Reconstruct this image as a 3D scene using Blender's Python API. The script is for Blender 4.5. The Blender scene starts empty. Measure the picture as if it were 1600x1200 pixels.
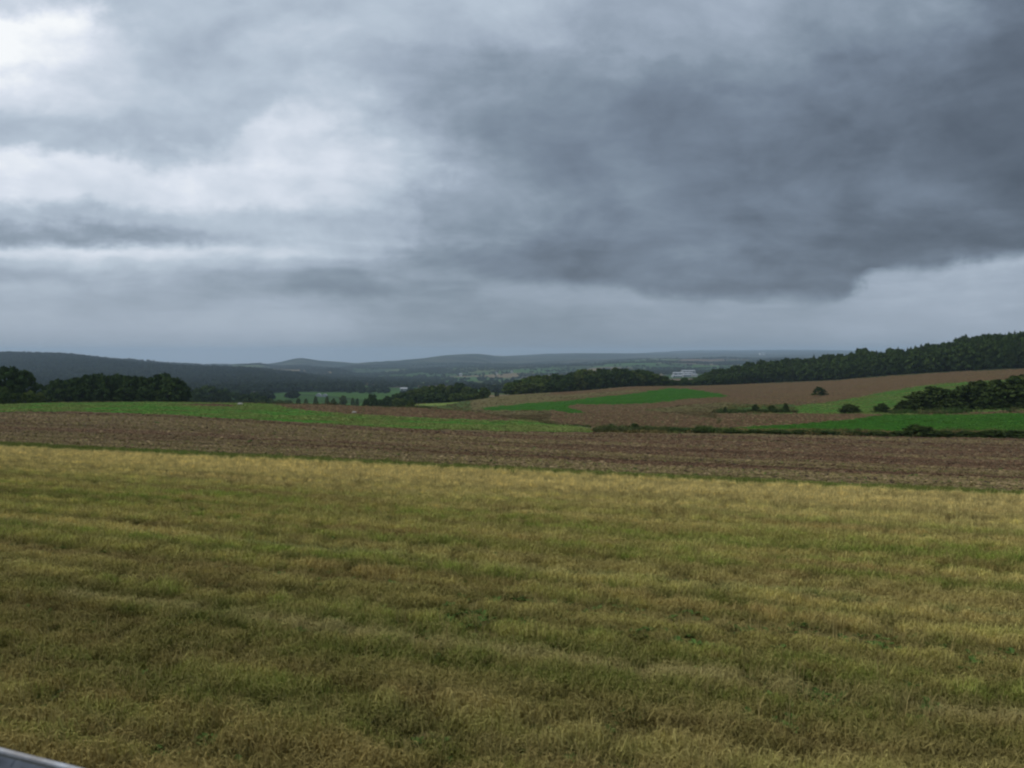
import bpy, math, random
import numpy as np
random.seed(7)
rng = np.random.default_rng(11)
R = math.radians

# ------------------------------------------------------------------ camera, world, sun, exposure
scene = bpy.context.scene
C = scene.collection
F = 1256.0                     # focal length in pixels of a 1600 px wide frame
H = 100.0                      # eye height above datum
PITCH = math.atan(50.0 / F)
cam = bpy.data.cameras.new('camera')
cam_o = bpy.data.objects.new('camera', cam)
C.objects.link(cam_o)
cam.sensor_width = 36.0
cam.lens = 36.0 * F / 1600.0
cam.clip_start = 0.05
cam.clip_end = 90000.0
cam_o.location = (0, 0, H)
cam_o.rotation_euler = (math.pi / 2 - PITCH, 0, 0)
scene.camera = cam_o
cam.dof.use_dof = True
cam.dof.focus_distance = 80.0
cam.dof.aperture_fstop = 3.5

cp, sp = math.cos(PITCH), math.sin(PITCH)
def ray(px, py):               # photograph pixel -> (x/y, z/y) slopes of its line of sight
    u = (np.asarray(px, float) - 800.0) / F
    v = (600.0 - np.asarray(py, float)) / F
    d = cp + v * sp
    return u / d, (-sp + v * cp) / d
def proj(x, y, z):
    zz = z - H
    dep = y * cp - zz * sp
    up = y * sp + zz * cp
    return 800.0 + F * x / dep, 600.0 - F * up / dep

def lin(c):
    c = np.asarray(c, float) / 255.0
    return tuple(np.where(c <= 0.04045, c / 12.92, ((c + 0.055) / 1.055) ** 2.4))

SUN_AZ, SUN_EL = -55.0, 48.0
world = bpy.data.worlds.new('World')
scene.world = world
world.use_nodes = True
def build_world():
    nt = world.node_tree
    N, L = nt.nodes, nt.links
    N.clear()
    def val(o):
        return o
    def setin(node, i, v):
        if isinstance(v, (int, float)):
            node.inputs[i].default_value = v
        else:
            L.new(v, node.inputs[i])
    def M(op, a, b=None, c=None, clamp=False):
        n = N.new('ShaderNodeMath'); n.operation = op; n.use_clamp = clamp
        setin(n, 0, a)
        if b is not None: setin(n, 1, b)
        if c is not None: setin(n, 2, c)
        return n.outputs[0]
    def rng_(v, a, b, c, d, smooth=True):
        n = N.new('ShaderNodeMapRange')
        n.interpolation_type = 'SMOOTHSTEP' if smooth else 'LINEAR'
        n.clamp = True
        setin(n, 0, v)
        for i, k in enumerate((a, b, c, d)): n.inputs[i + 1].default_value = k
        return n.outputs[0]
    def noise(vec, scale, detail, rough, w=0.0, dist=0.0):
        n = N.new('ShaderNodeTexNoise'); n.noise_dimensions = '4D'
        L.new(vec, n.inputs['Vector']); n.inputs['W'].default_value = w
        n.inputs['Scale'].default_value = scale; n.inputs['Detail'].default_value = detail
        n.inputs['Roughness'].default_value = rough; n.inputs['Distortion'].default_value = dist
        return n.outputs['Fac']
    tc = N.new('ShaderNodeTexCoord')
    sep = N.new('ShaderNodeSeparateXYZ'); L.new(tc.outputs['Generated'], sep.inputs[0])
    X, Y, Z = sep.outputs
    yc = M('MAXIMUM', Y, 0.45)
    a0 = M('DIVIDE', X, yc)
    t0 = M('DIVIDE', Z, yc)
    # cloud-layer coordinates: where the line of sight meets a flat layer
    zc = M('ADD', M('MAXIMUM', Z, 0.0), 0.16)
    comb = N.new('ShaderNodeCombineXYZ')
    L.new(M('DIVIDE', X, zc), comb.inputs[0]); L.new(M('DIVIDE', Y, zc), comb.inputs[1])
    P = comb.outputs[0]
    comb2 = N.new('ShaderNodeCombineXYZ')       # angular coordinates, flattened for banded cloud
    L.new(a0, comb2.inputs[0]); L.new(M('MULTIPLY', t0, 2.4), comb2.inputs[1])
    Q = comb2.outputs[0]
    high = rng_(t0, 0.02, 0.34, 0.2, 1.0)
    n1 = noise(P, 1.1, 5, 0.5, 1.3); n2 = noise(P, 1.0, 5, 0.5, 7.7)
    n3 = noise(Q, 5.0, 6, 0.55, 3.1); n4 = noise(Q, 5.5, 6, 0.55, 9.4)
    comb3 = N.new('ShaderNodeCombineXYZ')
    L.new(a0, comb3.inputs[0]); L.new(M('MULTIPLY', t0, 1.5), comb3.inputs[1])
    Q2 = comb3.outputs[0]
    n5 = noise(Q2, 13.0, 6, 0.58, 5.5, 0.4); n6 = noise(Q2, 14.0, 6, 0.58, 2.2, 0.4)
    def c(n, k): return M('MULTIPLY', M('SUBTRACT', n, 0.5), k)
    a = M('ADD', M('ADD', M('ADD', a0, c(n1, 0.20)), c(n3, 0.20)), c(n5, 0.15))
    dt = M('MULTIPLY', M('ADD', M('ADD', c(n2, 0.06), c(n4, 0.10)), c(n6, 0.085)), high)
    t = M('ADD', t0, dt)
    A0, A1 = -0.7, 0.7
    u = M('DIVIDE', M('SUBTRACT', a, A0), A1 - A0, clamp=True)
    rows = [
        (-260, [(0,215),(400,205),(800,195),(1200,178),(1600,155)]),
        (0,   [(0,205),(100,196),(200,186),(400,186),(600,186),(800,187),(1000,168),(1200,162),(1400,146),(1600,108)]),
        (50,  [(0,254),(110,240),(200,196),(300,184),(400,196),(600,190),(800,180),(1000,158),(1200,151),(1400,134),(1600,106)]),
        (100, [(0,246),(100,226),(190,206),(300,184),(450,186),(600,176),(800,158),(1000,142),(1200,134),(1400,118),(1600,100)]),
        (160, [(0,214),(200,198),(400,190),(520,200),(600,182),(690,160),(800,146),(1000,130),(1200,121),(1400,106),(1600,98)]),
        (215, [(0,188),(200,182),(400,196),(470,224),(560,206),(640,174),(730,150),(800,140),(1000,130),(1200,116),(1400,104),(1600,98)]),
        (240, [(0,196),(150,190),(300,200),(480,216),(570,204),(660,172),(740,148),(800,140),(1000,130),(1200,116),(1400,105),(1600,99)]),
        (270, [(0,236),(200,229),(400,226),(550,214),(650,184),(770,146),(900,138),(1200,119),(1400,107),(1600,100)]),
        (312, [(0,226),(200,224),(400,218),(550,210),(640,190),(700,166),(850,150),(1000,136),(1200,121),(1500,113),(1600,106)]),
        (345, [(0,190),(150,184),(350,186),(500,184),(600,186),(700,164),(850,140),(1000,130),(1150,124),(1300,116),(1400,102),(1600,106)]),
        (368, [(0,152),(150,148),(280,156),(350,180),(500,188),(600,186),(700,154),(850,130),(1000,124),(1150,124),(1300,114),(1400,100),(1600,104)]),
        (390, [(0,214),(200,216),(400,202),(550,184),(650,156),(720,138),(800,122),(950,113),(1100,132),(1250,120),(1400,97),(1600,99)]),
        (408, [(0,186),(100,194),(200,196),(400,178),(550,160),(650,146),(720,131),(800,122),(1000,116),(1100,130),(1250,121),(1400,100),(1500,102),(1600,120)]),
        (428, [(0,164),(100,172),(200,178),(400,154),(550,138),(650,148),(800,122),(1000,116),(1100,132),(1250,121),(1340,118),(1400,101),(1500,106),(1600,122)]),
        (452, [(0,182),(200,172),(400,152),(550,134),(700,136),(800,132),(850,124),(950,119),(1050,117),(1150,112),(1250,112),(1330,116),(1400,110),(1600,128)]),
        (476, [(0,174),(200,166),(400,176),(550,158),(700,142),(830,140),(950,128),(1050,117),(1150,112),(1250,113),(1340,118),(1600,130)]),
        (505, [(0,175),(200,172),(400,178),(500,176),(600,160),(700,148),(900,148),(1000,156),(1200,158),(1400,168),(1600,170)]),
        (550, [(0,156),(400,164),(600,150),(800,142),(1000,142),(1200,146),(1400,156),(1600,160)]),
    ]
    rows_below = [
        (440, [(0,168),(400,154),(550,142),(640,148),(800,158),(950,164),(1100,156),(1250,150),(1380,168),(1600,176)]),
        (505, [(0,175),(200,172),(400,178),(500,176),(600,160),(700,148),(900,148),(1000,156),(1200,158),(1400,168),(1600,170)]),
        (550, [(0,156),(400,164),(600,150),(800,142),(1000,142),(1200,146),(1400,156),(1600,160)]),
    ]
    def curve(pts, f):
        fc = N.new('ShaderNodeFloatCurve')
        L.new(u, fc.inputs['Value'])
        cv = fc.mapping.curves[0]
        xs = [(float(ray(p, 300)[0]) - A0) / (A1 - A0) for p, _ in pts]
        ys = [f(q) for _, q in pts]
        cv.points[0].location = (0, ys[0]); cv.points[1].location = (1, ys[-1])
        for xx, yy in zip(xs, ys): cv.points.new(xx, yy)
        fc.mapping.update()
        return fc.outputs[0]
    def blend(V, W, w): return M('ADD', M('MULTIPLY', V, M('SUBTRACT', 1.0, w)), M('MULTIPLY', W, w))
    def chain(rr):
        V = None; prev = None
        for row, pts in rr:
            k = curve(pts, lambda q: q / 255.0)
            tt = float(ray(800, row)[1])
            V = k if V is None else blend(V, k, rng_(t, tt, prev, 1.0, 0.0))
            prev = tt
        return V
    V = chain(rows)
    Vb = chain(rows_below)
    # the ragged underside of the dark cloud on the right
    base = curve([(640,446),(700,447),(800,451),(900,453),(1000,458),(1060,465),(1150,471),(1240,471),(1300,465),(1345,448),(1390,428),(1440,425),(1500,421),(1550,411),(1600,402)], lambda r: float(ray(800, r)[1]) * 4.0)
    edge = M('ADD', M('ADD', M('MULTIPLY', base, 0.25), c(n6, 0.030)), c(n4, 0.020))
    w = M('MULTIPLY', rng_(M('SUBTRACT', t0, edge), 0.016, -0.008, 0.0, 1.0), rng_(u, (float(ray(600, 300)[0]) - A0) / (A1 - A0), (float(ray(760, 300)[0]) - A0) / (A1 - A0), 0.0, 1.0))
    V = blend(V, Vb, w)
    d1 = noise(P, 2.6, 7, 0.56, 21.0, 0.6); d2 = noise(Q2, 9.0, 7, 0.56, 14.0, 0.6)
    V = M('ADD', V, M('MULTIPLY', M('ADD', c(d1, 0.20), c(d2, 0.19)), rng_(t0, 0.0, 0.12, 0.15, 1.0)))
    def billow(vec, scale, w):        # rounded lumps with creases between them
        n = noise(vec, scale, 4, 0.5, w, 0.8)
        return M('SUBTRACT', 1.0, M('ABSOLUTE', M('SUBTRACT', M('MULTIPLY', n, 4.0), 2.0)))
    bl = M('ADD', M('MULTIPLY', billow(Q2, 4.2, 31.0), 0.026), M('MULTIPLY', billow(Q2, 9.5, 37.0), 0.018))
    V = M('ADD', V, M('MULTIPLY', M('SUBTRACT', bl, 0.024), rng_(t0, 0.02, 0.14, 0.1, 1.0)))
    ramp = N.new('ShaderNodeValToRGB'); L.new(V, ramp.inputs[0])
    cols = [(0.0,(38,44,52)),(0.31,(70,79,91)),(0.42,(96,107,121)),(0.51,(117,130,146)),(0.57,(131,145,160)),(0.68,(160,173,189)),(0.77,(184,197,211)),(0.9,(222,229,240)),(1.0,(250,253,255))]
    el = ramp.color_ramp.elements
    while len(el) < len(cols): el.new(0.5)
    for e, (p, q) in zip(el, cols):
        e.position = p; e.color = (*lin(q), 1)
    mixg = N.new('ShaderNodeMix'); mixg.data_type = 'RGBA'
    L.new(rng_(Z, -0.06, -0.01, 1.0, 0.0), mixg.inputs['Factor'])
    L.new(ramp.outputs[0], mixg.inputs['A']); mixg.inputs['B'].default_value = (0.07, 0.07, 0.045, 1)
    bg = N.new('ShaderNodeBackground'); L.new(mixg.outputs['Result'], bg.inputs[0]); bg.inputs[1].default_value = 1.0
    sky = N.new('ShaderNodeTexSky'); sky.sky_type = 'NISHITA'; sky.sun_disc = False
    sky.sun_elevation = R(SUN_EL); sky.sun_rotation = R(SUN_AZ)
    bg2 = N.new('ShaderNodeBackground'); L.new(sky.outputs[0], bg2.inputs[0]); bg2.inputs[1].default_value = 0.08
    mx = N.new('ShaderNodeMixShader'); mx.inputs[0].default_value = 0.05
    L.new(bg.outputs[0], mx.inputs[1]); L.new(bg2.outputs[0], mx.inputs[2])
    out = N.new('ShaderNodeOutputWorld'); L.new(mx.outputs[0], out.inputs[0])
build_world()

sun = bpy.data.lights.new('sun', 'SUN')
sun.energy = 1.5
sun.angle = R(45)
sun.color = (1.0, 0.94, 0.84)
sun_o = bpy.data.objects.new('sun', sun)
C.objects.link(sun_o)
sun_o.rotation_euler = (R(90 - SUN_EL), 0, R(-SUN_AZ + 180))

scene.view_settings.view_transform = 'Standard'
scene.view_settings.look = 'None'
scene.view_settings.exposure = 0.0
scene.view_settings.gamma = 1.0
scene.render.engine = 'CYCLES'
cy = scene.cycles
cy.max_bounces = 5; cy.diffuse_bounces = 3; cy.glossy_bounces = 2; cy.transmission_bounces = 2
cy.volume_bounces = 1; cy.transparent_max_bounces = 4
cy.use_denoising = True
cy.pixel_filter_type = 'BLACKMAN_HARRIS'
cy.filter_width = 2.2
cy.use_adaptive_sampling = True
cy.adaptive_threshold = 0.02

# ------------------------------------------------------------------ helpers
def hash2(ix, iy, s):
    h = (ix.astype(np.int64) * 374761393 + iy.astype(np.int64) * 668265263 + s * 974634777) & 0xFFFFFFFF
    h = ((h ^ (h >> 13)) * 1274126177) & 0xFFFFFFFF
    h = ((h ^ (h >> 16)) * 2246822519) & 0xFFFFFFFF
    return ((h ^ (h >> 15)) & 0xFFFFFF) / float(0xFFFFFF)
def vnoise(x, y, s=0):
    ix, iy = np.floor(x), np.floor(y)
    fx, fy = x - ix, y - iy
    fx = fx * fx * (3 - 2 * fx); fy = fy * fy * (3 - 2 * fy)
    a = hash2(ix, iy, s); b = hash2(ix + 1, iy, s); c = hash2(ix, iy + 1, s); d = hash2(ix + 1, iy + 1, s)
    return (a * (1 - fx) + b * fx) * (1 - fy) + (c * (1 - fx) + d * fx) * fy
def fbm(x, y, s=0, o=4):
    v = 0; a = 0.5; n = 0
    for k in range(o):
        v = v + a * vnoise(x * 2 ** k + 17.3 * k, y * 2 ** k - 9.1 * k, s + k); n += a; a *= 0.5
    return v / n
def sstep(a, b, x):
    t = np.clip((x - a) / (b - a), 0, 1)
    return t * t * (3 - 2 * t)
def pchip(x, Y, q):            # monotone cubic along axis 0 of Y at the sorted nodes x
    x = np.asarray(x, float); Y = np.asarray(Y, float)
    one = Y.ndim == 1
    if one: Y = Y[:, None]
    h = np.diff(x)[:, None]; d = np.diff(Y, axis=0) / h
    m = np.zeros_like(Y)
    w1 = 2 * h[1:] + h[:-1]; w2 = h[1:] + 2 * h[:-1]
    with np.errstate(divide='ignore', invalid='ignore'):
        mm = (w1 + w2) / (w1 / d[:-1] + w2 / d[1:])
    m[1:-1] = np.where(d[:-1] * d[1:] > 0, mm, 0)
    m[0] = d[0]; m[-1] = d[-1]
    i = np.clip(np.searchsorted(x, q) - 1, 0, len(x) - 2)
    t = ((q - x[i]) / (x[i + 1] - x[i])); t = np.clip(t, 0, 1)[:, None]
    hh = h[i]
    r = ((1 + 2 * t) * (1 - t) ** 2) * Y[i] + t * (1 - t) ** 2 * hh * m[i] + t * t * (3 - 2 * t) * Y[i + 1] + t * t * (t - 1) * hh * m[i + 1]
    return r[:, 0] if one else r

def mesh_np(name, V, Fc, mat=None, smooth=False, attrs=None):
    V = np.asarray(V, np.float32); Fc = np.asarray(Fc, np.int32)
    me = bpy.data.meshes.new(name)
    me.vertices.add(len(V)); me.vertices.foreach_set('co', V.ravel())
    k = Fc.shape[1] if len(Fc) else 3
    if len(Fc):
        me.loops.add(Fc.size); me.loops.foreach_set('vertex_index', Fc.ravel())
        me.polygons.add(len(Fc))
        me.polygons.foreach_set('loop_start', np.arange(0, Fc.size, k, dtype=np.int32))
        me.polygons.foreach_set('use_smooth', np.full(len(Fc), bool(smooth)))
    for nm, (ty, dom, data) in (attrs or {}).items():
        at = me.attributes.new(nm, ty, dom)
        key = 'vector' if ty == 'FLOAT_VECTOR' else ('color' if ty == 'FLOAT_COLOR' else 'value')
        at.data.foreach_set(key, np.ascontiguousarray(np.asarray(data, np.int32 if ty == 'INT' else np.float32)).ravel())
    me.update(calc_edges=True)
    if mat: me.materials.append(mat)
    return me
def obj(name, me, parent=None, loc=(0, 0, 0), rot=(0, 0, 0), scl=(1, 1, 1), **props):
    o = bpy.data.objects.new(name, me)
    C.objects.link(o)
    o.location = loc; o.rotation_euler = rot; o.scale = scl
    if parent: o.parent = parent
    for k, v in props.items():
        if v: o[k] = v
    return o
def thing(name, label, category, loc=(0, 0, 0), rz=0.0, scl=(1, 1, 1), group=None):
    return obj(name, None, loc=loc, rot=(0, 0, rz), scl=scl, label=label, category=category, group=group)

class Mat:                     # little node-graph writer
    def __init__(s, name, rough=0.9):
        s.m = bpy.data.materials.new(name); s.m.use_nodes = True
        s.N = s.m.node_tree.nodes; s.L = s.m.node_tree.links
        s.b = s.N['Principled BSDF']
        s.b.inputs['Roughness'].default_value = rough
        s.b.inputs['Specular IOR Level'].default_value = 0.0 if rough > 0.68 else 0.3
        s.geo = s.N.new('ShaderNodeNewGeometry')
    def put(s, sock, v):
        if hasattr(v, 'is_linked') or hasattr(v, 'links'): s.L.new(v, sock)
        else: sock.default_value = v
    def noise(s, scale, detail=4, rough=0.55, stretch=None, rotz=0.0, w=0.0, vec=None):
        mp = s.N.new('ShaderNodeMapping'); s.L.new(vec or s.geo.outputs['Position'], mp.inputs[0])
        mp.inputs['Rotation'].default_value = (0, 0, rotz)
        mp.inputs['Location'].default_value = (w * 13.1, w * 7.7, w * 3.3)
        if stretch: mp.inputs['Scale'].default_value = stretch
        n = s.N.new('ShaderNodeTexNoise'); s.L.new(mp.outputs[0], n.inputs['Vector'])
        n.inputs['Scale'].default_value = scale; n.inputs['Detail'].default_value = detail; n.inputs['Roughness'].default_value = rough
        return n.outputs['Fac']
    def ramp(s, v, pts):
        r = s.N.new('ShaderNodeValToRGB'); s.L.new(v, r.inputs[0])
        e = r.color_ramp.elements
        while len(e) < len(pts): e.new(0.5)
        for x, (p, c) in zip(e, pts):
            x.position = p; x.color = (*c, 1) if len(c) == 3 else c
        return r.outputs[0]
    def mix(s, f, a, b, mode='MIX'):
        n = s.N.new('ShaderNodeMix'); n.data_type = 'RGBA'; n.blend_type = mode
        for sock, v in ((n.inputs['Factor'], f), (n.inputs['A'], a), (n.inputs['B'], b)):
            if isinstance(v, tuple): v = (*v, 1)[:4]
            s.put(sock, v)
        return n.outputs['Result']
    def math(s, op, a, b=0.0, clamp=False):
        n = s.N.new('ShaderNodeMath'); n.operation = op; n.use_clamp = clamp
        s.put(n.inputs[0], a); s.put(n.inputs[1], b)
        return n.outputs[0]
    def attr(s, name, kind='GEOMETRY', out='Color'):
        n = s.N.new('ShaderNodeAttribute'); n.attribute_name = name; n.attribute_type = kind
        return n.outputs[out]
    def bump(s, h, strength=0.5, dist=0.1):
        n = s.N.new('ShaderNodeBump'); n.inputs['Strength'].default_value = strength; n.inputs['Distance'].default_value = dist
        s.L.new(h, n.inputs['Height']); s.L.new(n.outputs[0], s.b.inputs['Normal'])
    def col(s, v):
        s.put(s.b.inputs['Base Color'], (*v, 1) if isinstance(v, tuple) else v)
        return s.m
def G(v): return (v, v, v)

# ------------------------------------------------------------------ the lie of the land
K = 0.383                      # field rows and road run along (1, -K)
ROWANG = math.atan(K)
def across(x, y): return (y + K * x) / math.sqrt(1 + K * K)       # distance across the rows
def along(x, y): return (x - K * y) / math.sqrt(1 + K * K)
COLS = {
 0: [(85,668),(130,643),(165,635),(205,631),(400,642),(900,625),(1200,618),(1800,595),(2500,571),(3000,557),(4000,559),(8000,575),(14000,571)],
 80: [(85,669),(128,643),(165,634),(210,629),(420,641),(900,624),(1500,607),(2200,582),(2800,562),(3100,557),(4000,560),(8000,576),(14000,571)],
 200: [(83,671),(125,645),(170,634),(230,628),(450,641),(900,622),(1500,608),(2200,584),(2900,568),(4000,570),(6500,577),(14000,571)],
 300: [(80,675),(120,650),(170,636),(240,629),(450,643),(900,625),(1300,613),(2000,594),(2700,576),(4000,577),(7000,574),(14000,571)],
 400: [(78,679),(115,656),(170,638),(250,630),(450,646),(800,629),(1100,617),(1250,614),(2000,594),(2600,580),(4000,580),(6000,572),(9000,573),(14000,571)],
 470: [(75,683),(113,660),(170,641),(250,631),(450,649),(800,629),(1100,617),(1300,612),(1900,599),(2400,589),(3500,585),(5200,577),(6500,559.5),(9000,570),(14000,571)],
 435: [(76,681),(114,658),(170,640),(250,630.5),(450,648),(800,629),(1100,617),(1280,613),(1950,597),(2500,585),(3500,583),(5500,577),(6400,567.5),(9000,571),(14000,571)],
 500: [(74,684),(112,662),(170,642),(248,631.5),(440,650),(780,631),(1080,619),(1300,612.5),(1950,600),(2600,592),(3300,588),(3900,582),(5000,581),(6600,564.5),(9000,571),(14000,571)],
 690: [(69,696),(112,671),(160,651),(205,640),(290,643),(415,630),(600,632),(1000,621),(1500,610),(2500,598),(3500,589),(5000,578),(7200,556),(9500,563),(14000,564)],
 525: [(73,686),(112,664),(170,643),(245,632),(430,652),(750,634),(1050,621),(1300,613),(2000,601),(2700,594),(3300,587),(3900,579),(5000,583),(6800,566),(9000,571),(14000,571)],
 560: [(72,688),(112,666),(170,645),(240,634),(420,654),(700,638),(1000,624),(1300,614),(1700,605),(2500,596),(3500,590),(4500,585),(7000,568),(9000,570),(14000,569)],
 650: [(70,693),(112,670),(160,651),(220,636),(300,640),(420,631),(600,633),(1000,622),(1500,610),(2500,598),(3500,590),(5000,580),(7000,562.5),(9000,567),(14000,567)],
 740: [(68,699),(113,672),(150,656),(190,645),(250,650),(310,641),(400,629),(440,625),(560,628),(800,620),(1300,610),(2200,600),(3500,588),(5000,577),(7300,553.5),(10000,560),(14000,561)],
 800: [(67,702),(114,675),(145,662),(170,655),(230,649),(300,640),(400,623),(450,617),(600,621),(1000,614),(1500,605),(2500,596),(4000,583),(6000,571),(8500,556),(11000,557),(14000,556)],
 900: [(65,707),(112,676),(132,668),(160,663),(200,651),(300,632),(400,617),(460,611),(620,616),(1000,609),(2000,596),(3500,582),(5000,574),(7000,563),(9000,552.5),(14000,555)],
 1000: [(63,712),(110,676),(126,669),(150,664),(200,650),(280,632),(360,618),(440,606),(490,604),(650,610),(1000,604),(2000,591),(3500,577),(5000,568),(7000,562),(9500,553),(14000,552)],
 1068: [(62,715),(109,677),(124,670),(148,662),(190,649),(270,632),(350,619),(440,607),(510,603),(700,608),(1500,598),(2000,589),(3000,581),(5000,567),(7000,562),(10000,553),(12000,550),(14000,548)],
 1200: [(60,721),(108,678),(122,671),(145,660),(170,650),(200,643),(260,631),(340,620),(450,607),(580,598),(800,597),(1500,592),(3000,578),(6000,562),(10000,553),(14000,547)],
 1300: [(58,726),(106,680),(120,672),(140,662),(165,650),(190,645),(230,636),(300,622),(400,607),(540,594),(800,590),(1500,588),(3000,577),(6000,562),(14000,547)],
 1400: [(57,731),(105,682),(118,674),(135,664),(160,650),(180,644),(220,632),(290,614),(380,600),(500,586),(650,579),(900,579),(1500,582),(3000,575),(14000,549)],
 1500: [(56,735),(104,683),(117,674),(133,664),(155,650),(175,642),(210,630),(280,606),(360,592),(470,580),(600,569),(800,569),(1500,576),(3000,573),(14000,550)],
 1600: [(55,739),(103,684),(116,675),(132,664),(150,648),(170,640),(200,628),(270,600),(340,586),(450,576),(580,561),(750,560),(1500,570),(3000,571),(14000,551)],
}
COLS[-800] = COLS[0]
COLS[2400] = COLS[1600]
DROP, SLOPE, TILT = 3.0, 0.08, 0.022
LY0, LY1, NLY = math.log(0.5), math.log(14000.0), 1400
ly = np.linspace(LY0, LY1, NLY)
yy_ = np.exp(ly)
cx = sorted(COLS)
AN = np.array([float(ray(c_, 620)[0]) for c_ in cx])
prof = []
for c_, a_ in zip(cx, AN):
    near = np.exp(np.linspace(LY0, math.log(44.0), 60))
    tn = -(DROP / near + SLOPE + TILT * np.clip(a_, -0.7, 0.7))
    tab = COLS[c_]
    ds = np.array([d for d, _ in tab], float); ts = np.array([float(ray(800, r_)[1]) for _, r_ in tab])
    X_ = np.log(np.concatenate([near, ds])); T_ = np.concatenate([tn, ts])
    prof.append(pchip(X_, T_, ly) * yy_)
prof = np.array(prof)                                   # (columns, depth)
NA = 1150
AMAX = 1.65
ag = np.linspace(-AMAX, AMAX, NA)
ZG = pchip(AN, prof, np.clip(ag, AN[0], AN[-1]))         # (NA, NLY)
ker = np.array([1, 4, 6, 4, 1], float) / 16              # soften the joins between profiles
for _ in range(3):
    ZG = np.apply_along_axis(lambda v: np.convolve(np.pad(v, 2, 'edge'), ker, 'valid'), 0, ZG)
def height(x, y):
    x = np.asarray(x, float); y = np.maximum(np.asarray(y, float), 0.52)
    a = np.clip(x / y, -AMAX, AMAX)
    fa = (a + AMAX) / (2 * AMAX) * (NA - 1); fl = np.clip((np.log(y) - LY0) / (LY1 - LY0) * (NLY - 1), 0, NLY - 1.001)
    ia = np.clip(fa.astype(int), 0, NA - 2); il = fl.astype(int)
    ta = fa - ia; tl = fl - il
    z = (ZG[ia, il] * (1 - ta) + ZG[ia + 1, il] * ta) * (1 - tl) + (ZG[ia, il + 1] * (1 - ta) + ZG[ia + 1, il + 1] * ta) * tl
    w = sstep(900, 2500, y)
    z = z + (fbm(x / 420, y / 420, 3, 5) - 0.5) * 15 * w * sstep(0, 1, y / 6000.0 + 0.25)
    rid = 1 - np.abs(2 * fbm(x / 1300, y / 1700, 8, 4) - 1)
    z = z + (rid - 0.75) * 95 * sstep(2800, 4200, y) * (1 - 0.75 * sstep(6000, 7200, y))
    z = z + (fbm(x / 60, y / 60, 5, 3) - 0.5) * 0.9 * sstep(90, 220, y)
    z = z + (fbm(x / 1.3, y / 1.3, 6, 3) - 0.5) * 0.10 * (1 - sstep(60, 120, y))
    n = across(x, y) - RAILN                              # the bank up to the road
    bank = 1 - sstep(0.25, 1.7, n)
    z = z * (1 - bank) + (ROADZ - 0.02) * bank
    return z + H
ROADZ = -2.2
RAILTOP = -1.42
# the barrier's top edge passes through these two lines of sight
ra, rt = ray(70, 1173)
RAILN = across(float(ra * (RAILTOP / rt)), float(RAILTOP / rt))
def ground(px, y):             # point of the land at photograph column px and depth y
    a = float(ray(px, 620)[0]); x = a * y
    return x, y, float(height(x, y))

# ------------------------------------------------------------------ materials of the land
def m_mown():
    m = Mat('mown_grass_soil')
    n1 = m.noise(1.2, 5, 0.6, (1, 3.5, 1), ROWANG, 1); n2 = m.noise(9, 4, 0.6, None, 0, 2); n3 = m.noise(0.22, 3, 0.5, (1, 4, 1), ROWANG, 3)
    c = m.ramp(n1, [(0.3, (0.09, 0.068, 0.03)), (0.5, (0.14, 0.105, 0.042)), (0.7, (0.22, 0.17, 0.07))])
    c = m.mix(m.ramp(n2, [(0.35, G(0.0)), (0.7, G(1.0))]), c, (0.09, 0.105, 0.03))
    c = m.mix(m.ramp(n3, [(0.4, G(0.0)), (0.62, G(0.5))]), c, (0.24, 0.19, 0.08))
    m.bump(n2, 0.6, 0.05); return m.col(c)
def m_plough():
    m = Mat('ploughed_soil')
    n1 = m.noise(0.9, 6, 0.62, (1, 5, 1), ROWANG, 1); n2 = m.noise(3.5, 5, 0.65, (1, 2.5, 1), ROWANG, 2); n3 = m.noise(0.05, 4, 0.6, (1, 5, 1), ROWANG, 3)
    c = m.ramp(n1, [(0.3, (0.105, 0.072, 0.047)), (0.5, (0.155, 0.106, 0.068)), (0.7, (0.20, 0.145, 0.088))])
    c = m.mix(m.ramp(n3, [(0.42, G(0.0)), (0.62, G(0.55))]), c, (0.19, 0.165, 0.085))
    c = m.mix(m.ramp(n2, [(0.56, G(0.0)), (0.68, G(0.75))]), c, (0.30, 0.235, 0.14))
    c = m.mix(m.ramp(n2, [(0.28, G(0.8)), (0.42, G(0.0))]), c, (0.06, 0.045, 0.035))
    m.bump(n2, 1.0, 0.25); return m.col(c)
def m_brown(name, base, alt, hi):
    m = Mat(name)
    n1 = m.noise(0.25, 6, 0.6, (1, 4, 1), ROWANG * 0.6, 1); n2 = m.noise(0.035, 4, 0.6, (1, 2.2, 1), 0.2, 4); n3 = m.noise(1.5, 4, 0.6, (1, 3, 1), 0.3, 6)
    c = m.ramp(n1, [(0.32, tuple(0.72 * k for k in base)), (0.5, base), (0.68, tuple(1.3 * k for k in base))])
    c = m.mix(m.ramp(n2, [(0.42, G(0.0)), (0.65, G(0.7))]), c, alt)
    c = m.mix(m.ramp(n3, [(0.55, G(0.0)), (0.72, G(0.6))]), c, hi)
    n4 = m.noise(0.9, 3, 0.5, (0.05, 1, 1), -ROWANG * 0.4, 9)
    c = m.mix(m.ramp(n4, [(0.38, G(0.45)), (0.5, G(0.0))]), c, tuple(0.55 * k for k in base))
    m.bump(n3, 0.8, 0.2); return m.col(c)
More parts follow.
